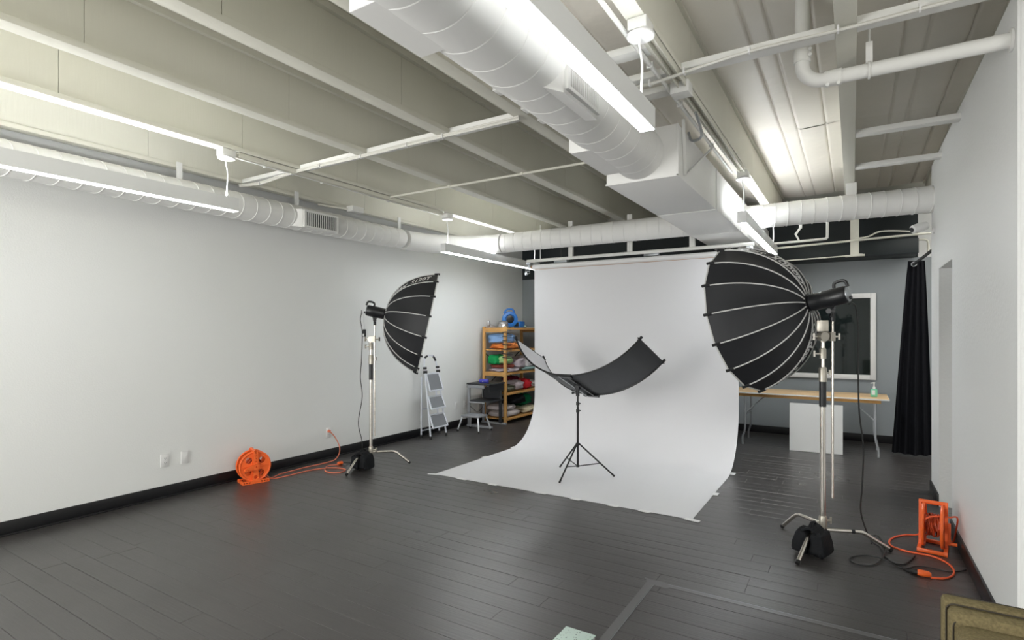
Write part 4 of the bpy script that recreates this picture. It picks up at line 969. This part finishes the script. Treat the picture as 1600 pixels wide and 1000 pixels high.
clothes('folded_cloth', 'white cloth heap towards the far end of the middle shelf', (xm, 8.33, L3+.14), (.38, .34, .20), 'cloth_white', 8)
clothes('folded_cloth', 'teal and white folded cloth at the far end of the middle shelf', (xm+.14, 8.30, L3+.03), (.16, .50, .05), 'cloth_teal', 9)
clothes('folded_cloth', 'grey green folded cloth on the second lowest shelf', (xm, 7.70, L2+.06), (.40, .34, .12), 'cloth_moss', 10)
clothes('folded_cloth', 'striped cloth pile on the second lowest shelf', (xm+.02, 7.98, L2+.09), (.38, .30, .16), 'cloth_stripe', 11)
clothes('folded_cloth', 'bright red cloth on the second lowest shelf', (xm+.06, 8.26, L2+.09), (.30, .24, .17), 'cloth_red', 12)
clothes('folded_cloth', 'dark maroon cloth behind the bright red one', (xm-.08, 8.10, L2+.18), (.22, .36, .09), 'cloth_maroon', 13)
clothes('folded_cloth', 'pale grey cloth beyond the bright red one', (xm, 8.52, L2+.07), (.34, .24, .13), 'cloth_white', 14)
clothes('pillow', 'stacked cream pillow, lowest on the bottom shelf', (xm, 7.76, L1+.055), (.43, .56, .11), 'cloth_pillow', 15, .1, .02, cat='pillow')
clothes('pillow', 'cream pillow on top of the lowest pillow', (xm-.02, 7.72, L1+.155), (.41, .48, .10), 'cloth_pillow', 16, .1, .02, cat='pillow')
clothes('duffel_bag', 'black bag lying on the pillows of the bottom shelf', (xm+.05, 7.95, L1+.26), (.34, .50, .15), 'cloth_black', 17, .25, .04, cat='bag')
clothes('folded_cloth', 'dark green cloth at the far end of the bottom shelf', (xm-.05, 8.35, L1+.21), (.34, .46, .20), 'cloth_darkgreen', 18)
clothes('folded_cloth', 'cream cloth under the dark green one on the bottom shelf', (xm, 8.36, L1+.055), (.42, .50, .11), 'cloth_cream', 19)
# things on top of the shelf
ZT = 1.567
t = thing('air_blower', 'round blue air blower on top of the wooden shelf', 'blower', (-4.95, 7.95, ZT))
bc = Vector((-4.97, 7.93, ZT+.14)); ax_ = Vector((.62, -.78, 0))
build('fan_housing', MB().lathe([(.085, -.075), (.128, -.06), (.138, 0), (.128, .06), (.085, .07), (.07, .05)], bc, ax_, 30), 'blue', parent=t)
build('intake_grille', MB().lathe([(.066, .052), (.05, .058), (.02, .06)], bc, ax_, 20), 'blackp', parent=t)
sd_ = ax_.cross(Vector((0,0,1))).normalized()
hd = spline([bc + Vector((0,0,.11)) - sd_*.08, bc + Vector((0,0,.165)) - sd_*.05, bc + Vector((0,0,.175)), bc + Vector((0,0,.16)) + sd_*.06, bc + Vector((0,0,.10)) + sd_*.10], 4)
build('carry_handle', MB().tube(hd, .016, 8), 'blue', parent=t)
nz = bc - sd_*.0 + Vector((.12, .10, -.10))
build('outlet_nozzle', MB().box((nz.x-.07, nz.y-.06, ZT+.002), (nz.x+.05, nz.y+.12, ZT+.105), bev=.012), 'blue', parent=t)
build('nozzle_mouth', MB().box((nz.x-.05, nz.y-.064, ZT+.02), (nz.x+.03, nz.y-.058, ZT+.085), bev=.002), 'blackp', parent=t)
t = thing('metal_dish', 'spun aluminium lamp reflector dish on the shelf in front of the blue blower', 'dish', (-4.93, 7.66, ZT))
build('dish_body', MB().lathe([(.085, .001), (.092, .005), (.088, .03), (.078, .05), (.082, .055), (.082, .085), (.070, .10), (.03, .112), (.005, .113)], (-4.93, 7.66, ZT), (0,0,1), 28), 'pot', parent=t)
t = thing('metal_scoop', 'small tarnished metal scoop at the near corner of the shelf top', 'scoop', (-5.12, 7.56, ZT))
build('scoop_bowl', MB().blob((-5.15, 7.55, ZT+.06), (.05, .07, .11), 3, .15, 2, 18, .8), 'pot', parent=t)
build('scoop_handle', MB().tube(spline([(-5.14, 7.55, ZT+.07), (-5.08, 7.55, ZT+.035), (-4.99, 7.54, ZT+.012)], 5), .010, 8), 'pot', parent=t)
t = thing('flat_papers', 'loose pale papers at the far end of the shelf top', 'papers', (-4.95, 8.4, ZT))
build('paper_sheet', MB().box((-5.1, 8.20, ZT+.001), (-4.80, 8.50, ZT+.010)), 'board', parent=t, smooth=False)
build('coiled_tube', MB().tube([(-4.84+.05*math.cos(q), 8.16+.05*math.sin(q), ZT+.025) for q in [2*PI*i/16 for i in range(16)]], .012, 8, closed=True), 'cloth_teal', parent=t)

# ================================================================ TABLE, BOARD, BOTTLE
t = thing('folding_table', 'long folding table with a birch top against the back wall', 'table', (-.48, 8.1, 0))
tx0, tx1, ty0, ty1, tz = -1.40, .36, 7.76, 8.40, .705
build('table_top', MB().box((tx0, ty0, tz-.018), (tx1, ty1, tz), bev=.002), 'ply', parent=t)
build('edge_band', MB().box((tx0-.002, ty0-.003, tz-.017), (tx1+.003, ty0, tz-.001)).box((tx1, ty0, tz-.017), (tx1+.003, ty1, tz-.001)), 'board', parent=t, label='pale edge banding')
for yy_ in (ty0+.03, ty1-.07): build('apron', MB().box((tx0+.05, yy_, tz-.058), (tx1-.08, yy_+.035, tz-.0185), bev=.003), 'pine', parent=t)
for xx_, sg in ((-1.22, 1), (.225, -1)):
    for yy_ in (7.83, 8.33):
        pts = [(xx_, yy_, tz-.05), (xx_+sg*.0, yy_, .42), (xx_+sg*.0, yy_, .24), (xx_-sg*.012, yy_, .16), (xx_-sg*.03, yy_, .10), (xx_-sg*.032, yy_, .004)]
        build('leg', MB().tube(spline(pts, 3), .0125, 10), 'galv', parent=t)
    build('leg_stretcher', MB().tube([(xx_, 7.83, .40), (xx_, 8.33, .40)], .010, 8), 'galv', parent=t)
    build('leg_stretcher', MB().tube([(xx_, 7.83, .655), (xx_, 8.33, .655)], .010, 8), 'galv', parent=t)
    build('folding_brace', MB().tube([(xx_, 7.88, .42), (xx_+sg*.24, 7.98, .655)], .0085, 8), 'galv', parent=t)
t = thing('white_board_panel', 'square white panel standing on the floor in front of the table', 'panel', (-.395, 7.8, 0))
mb = MB().add([(-.682, 7.735, .004), (-.106, 7.775, .004), (-.106, 7.790, .004), (-.682, 7.750, .004), (-.682, 7.742, .60), (-.106, 7.782, .60), (-.106, 7.797, .60), (-.682, 7.757, .60)],
     [(0,3,2,1), (4,5,6,7), (0,1,5,4), (1,2,6,5), (2,3,7,6), (3,0,4,7)])
build('panel_board', mb, 'board', parent=t, smooth=False)
t = thing('pump_bottle', 'clear pump bottle of green hand gel on the table', 'bottle', (.215, 7.98, tz))
bb = Vector((.215, 7.98, tz))
build('bottle_body', MB().box(bb+Vector((-.036, -.026, .001)), bb+Vector((.036, .026, .10)), bev=.012), 'clear', parent=t)
build('bottle_label', MB().box(bb+Vector((-.024, -.0275, .03)), bb+Vector((.010, -.026, .085))), 'gelpl', parent=t)
build('pump_head', MB().lathe([(.014, .098), (.014, .125), (.006, .13), (.006, .165), (.012, .168), (.012, .178)], bb, (0,0,1), 14).bar(bb+Vector((0, 0, .172)), bb+Vector((-.035, -.01, .168)), .010, .010), 'white', parent=t)
# cable stub by the table, left
# ================================================================ CURTAIN
t = thing('curtain', 'black grommet curtain gathered at the end of its rod beside the right wall', 'curtain', (.62, 8.22, 0))
def cf(u, v):
    z_ = .015 + v*(2.36-.015); wd_ = 1-v
    xa = .57 - .165*wd_**.9; xb = .735 + .075*wd_**.8
    X = xa + u*(xb-xa); am = .018 + .05*wd_
    Y = 8.27 - (.0+am)*(.5+.5*math.sin(u*2*PI*4 + .6*math.sin(v*3))) - .10*wd_*(1-abs(2*u-1))
    return Vector((X, Y, z_))
build('curtain_cloth', MB().grid(cf, 70, 14), 'curtain', parent=t, angle=70)
ringp = Vector((.625, 8.215, 2.315))
build('grommet', MB().tube([ringp + Vector((.025*math.cos(q), -.004, .025*math.sin(q))) for q in [2*PI*i/20 for i in range(20)]], .006, 8, closed=True), 'alu', parent=t, label='silver ring')
t = thing('curtain_rod', 'dark steel curtain rod running towards the end of the right wall', 'rod', (.66, 7.3, 2.31))
build('rod_tube', MB().cyl((.625, 8.26, 2.315), (.690, 6.475, 2.315), .016, n=14), 'steel', parent=t)
build('rod_bracket', MB().cyl((.690, 6.485, 2.315), (.690, 6.462, 2.315), .03, n=14), 'steel', parent=t)

# ================================================================ FLOOR TAPE AND BOOK
t = thing('floor_tape', 'strip of worn clear tape running towards the camera from the tape corner', 'tape', (-1.03, 2.5, 0))
build('tape_strip', MB().box((-1.05, 1.7, .0006), (-1.005, 3.235, .0018)), 'tapeg', parent=t, smooth=False)
build('tape_edge', MB().box((-1.004, 1.7, .0008), (-1.0015, 3.2, .0024)), 'galv', parent=t, smooth=False)
t = thing('floor_tape', 'strip of worn tape running right from the tape corner across the floor', 'tape', (-.4, 3.23, 0))
build('tape_strip', MB().box((-1.0, 3.215, .0006), (.56, 3.250, .0018)), 'tapeg', parent=t, smooth=False)
build('tape_edge', MB().box((-.97, 3.251, .0008), (.56, 3.2535, .0022)), 'galv', parent=t, smooth=False)
build('frayed_end', MB().add([(-1.09, 3.28, .0022), (-1.03, 3.20, .0022), (-.93, 3.19, .0022), (-.90, 3.235, .0022), (-.96, 3.27, .0022), (-1.04, 3.26, .0024)], [(0,1,2,3,4,5)]), 'tapeg', parent=t, smooth=False)
t = thing('book', 'small printed book lying on the floor at the bottom edge of the frame', 'book', (-1.14, 2.4, 0))
build('cover', MB().box((-1.225, 2.20, .014), (-1.065, 2.488, .020), bev=.001), 'print', parent=t)
build('pages', MB().box((-1.222, 2.203, .001), (-1.068, 2.485, .0139)), 'board', parent=t)

# ================================================================ ARMCHAIR (only its back corner is in frame)
t = thing('armchair', 'olive tweed armchair back with dark piping in the bottom right corner', 'armchair', (.65, 1.6, 0))
AX0, AX1 = .198, .60
AX1 = 1.05
build('back_frame', MB().box((AX0, 1.80, .12), (AX1, 1.855, .805), bev=.012), 'sofa', parent=t)
build('back_cushion', MB().box((AX0+.008, 1.755, .36), (AX1-.008, 1.805, .797), bev=.014), 'sofa', parent=t)
build('front_cushion', MB().box((AX0+.020, 1.62, .38), (AX1-.020, 1.765, .772), bev=.022), 'sofa', parent=t)
def rr_loop(x0, x1, z0, z1, y, r=.03):
    out = []
    for cx_, cz_, a0 in ((x1-r, z1-r, 0), (x0+r, z1-r, 90), (x0+r, z0+r, 180), (x1-r, z0+r, 270)):
        for i in range(5): q = R(a0+90*i/4); out.append((cx_+r*math.cos(q), y, cz_+r*math.sin(q)))
    return out
for (a, b, c0, d, yy_) in ((AX0+.0, AX1-.0, .12, .805, 1.842), (AX0+.006, AX1-.006, .36, .799, 1.798), (AX0+.016, AX1-.016, .38, .778, 1.757)):
    build('piping', MB().tube(rr_loop(a, b, c0, d, yy_, .018), .0020, 6, closed=True), 'pipingd', parent=t)
build('seat', MB().box((AX0+.03, 1.05, .20), (AX1-.03, 1.64, .40), bev=.03), 'sofa', parent=t)
for xx_, yy_ in ((AX0+.06, 1.12), (AX1-.06, 1.12), (AX0+.06, 1.82), (AX1-.06, 1.82)):
    build('leg', MB().cyl((xx_, yy_, .20 if yy_ < 1.5 else .13), (xx_, yy_, .001), .02, .014, n=12), 'pine', parent=t)
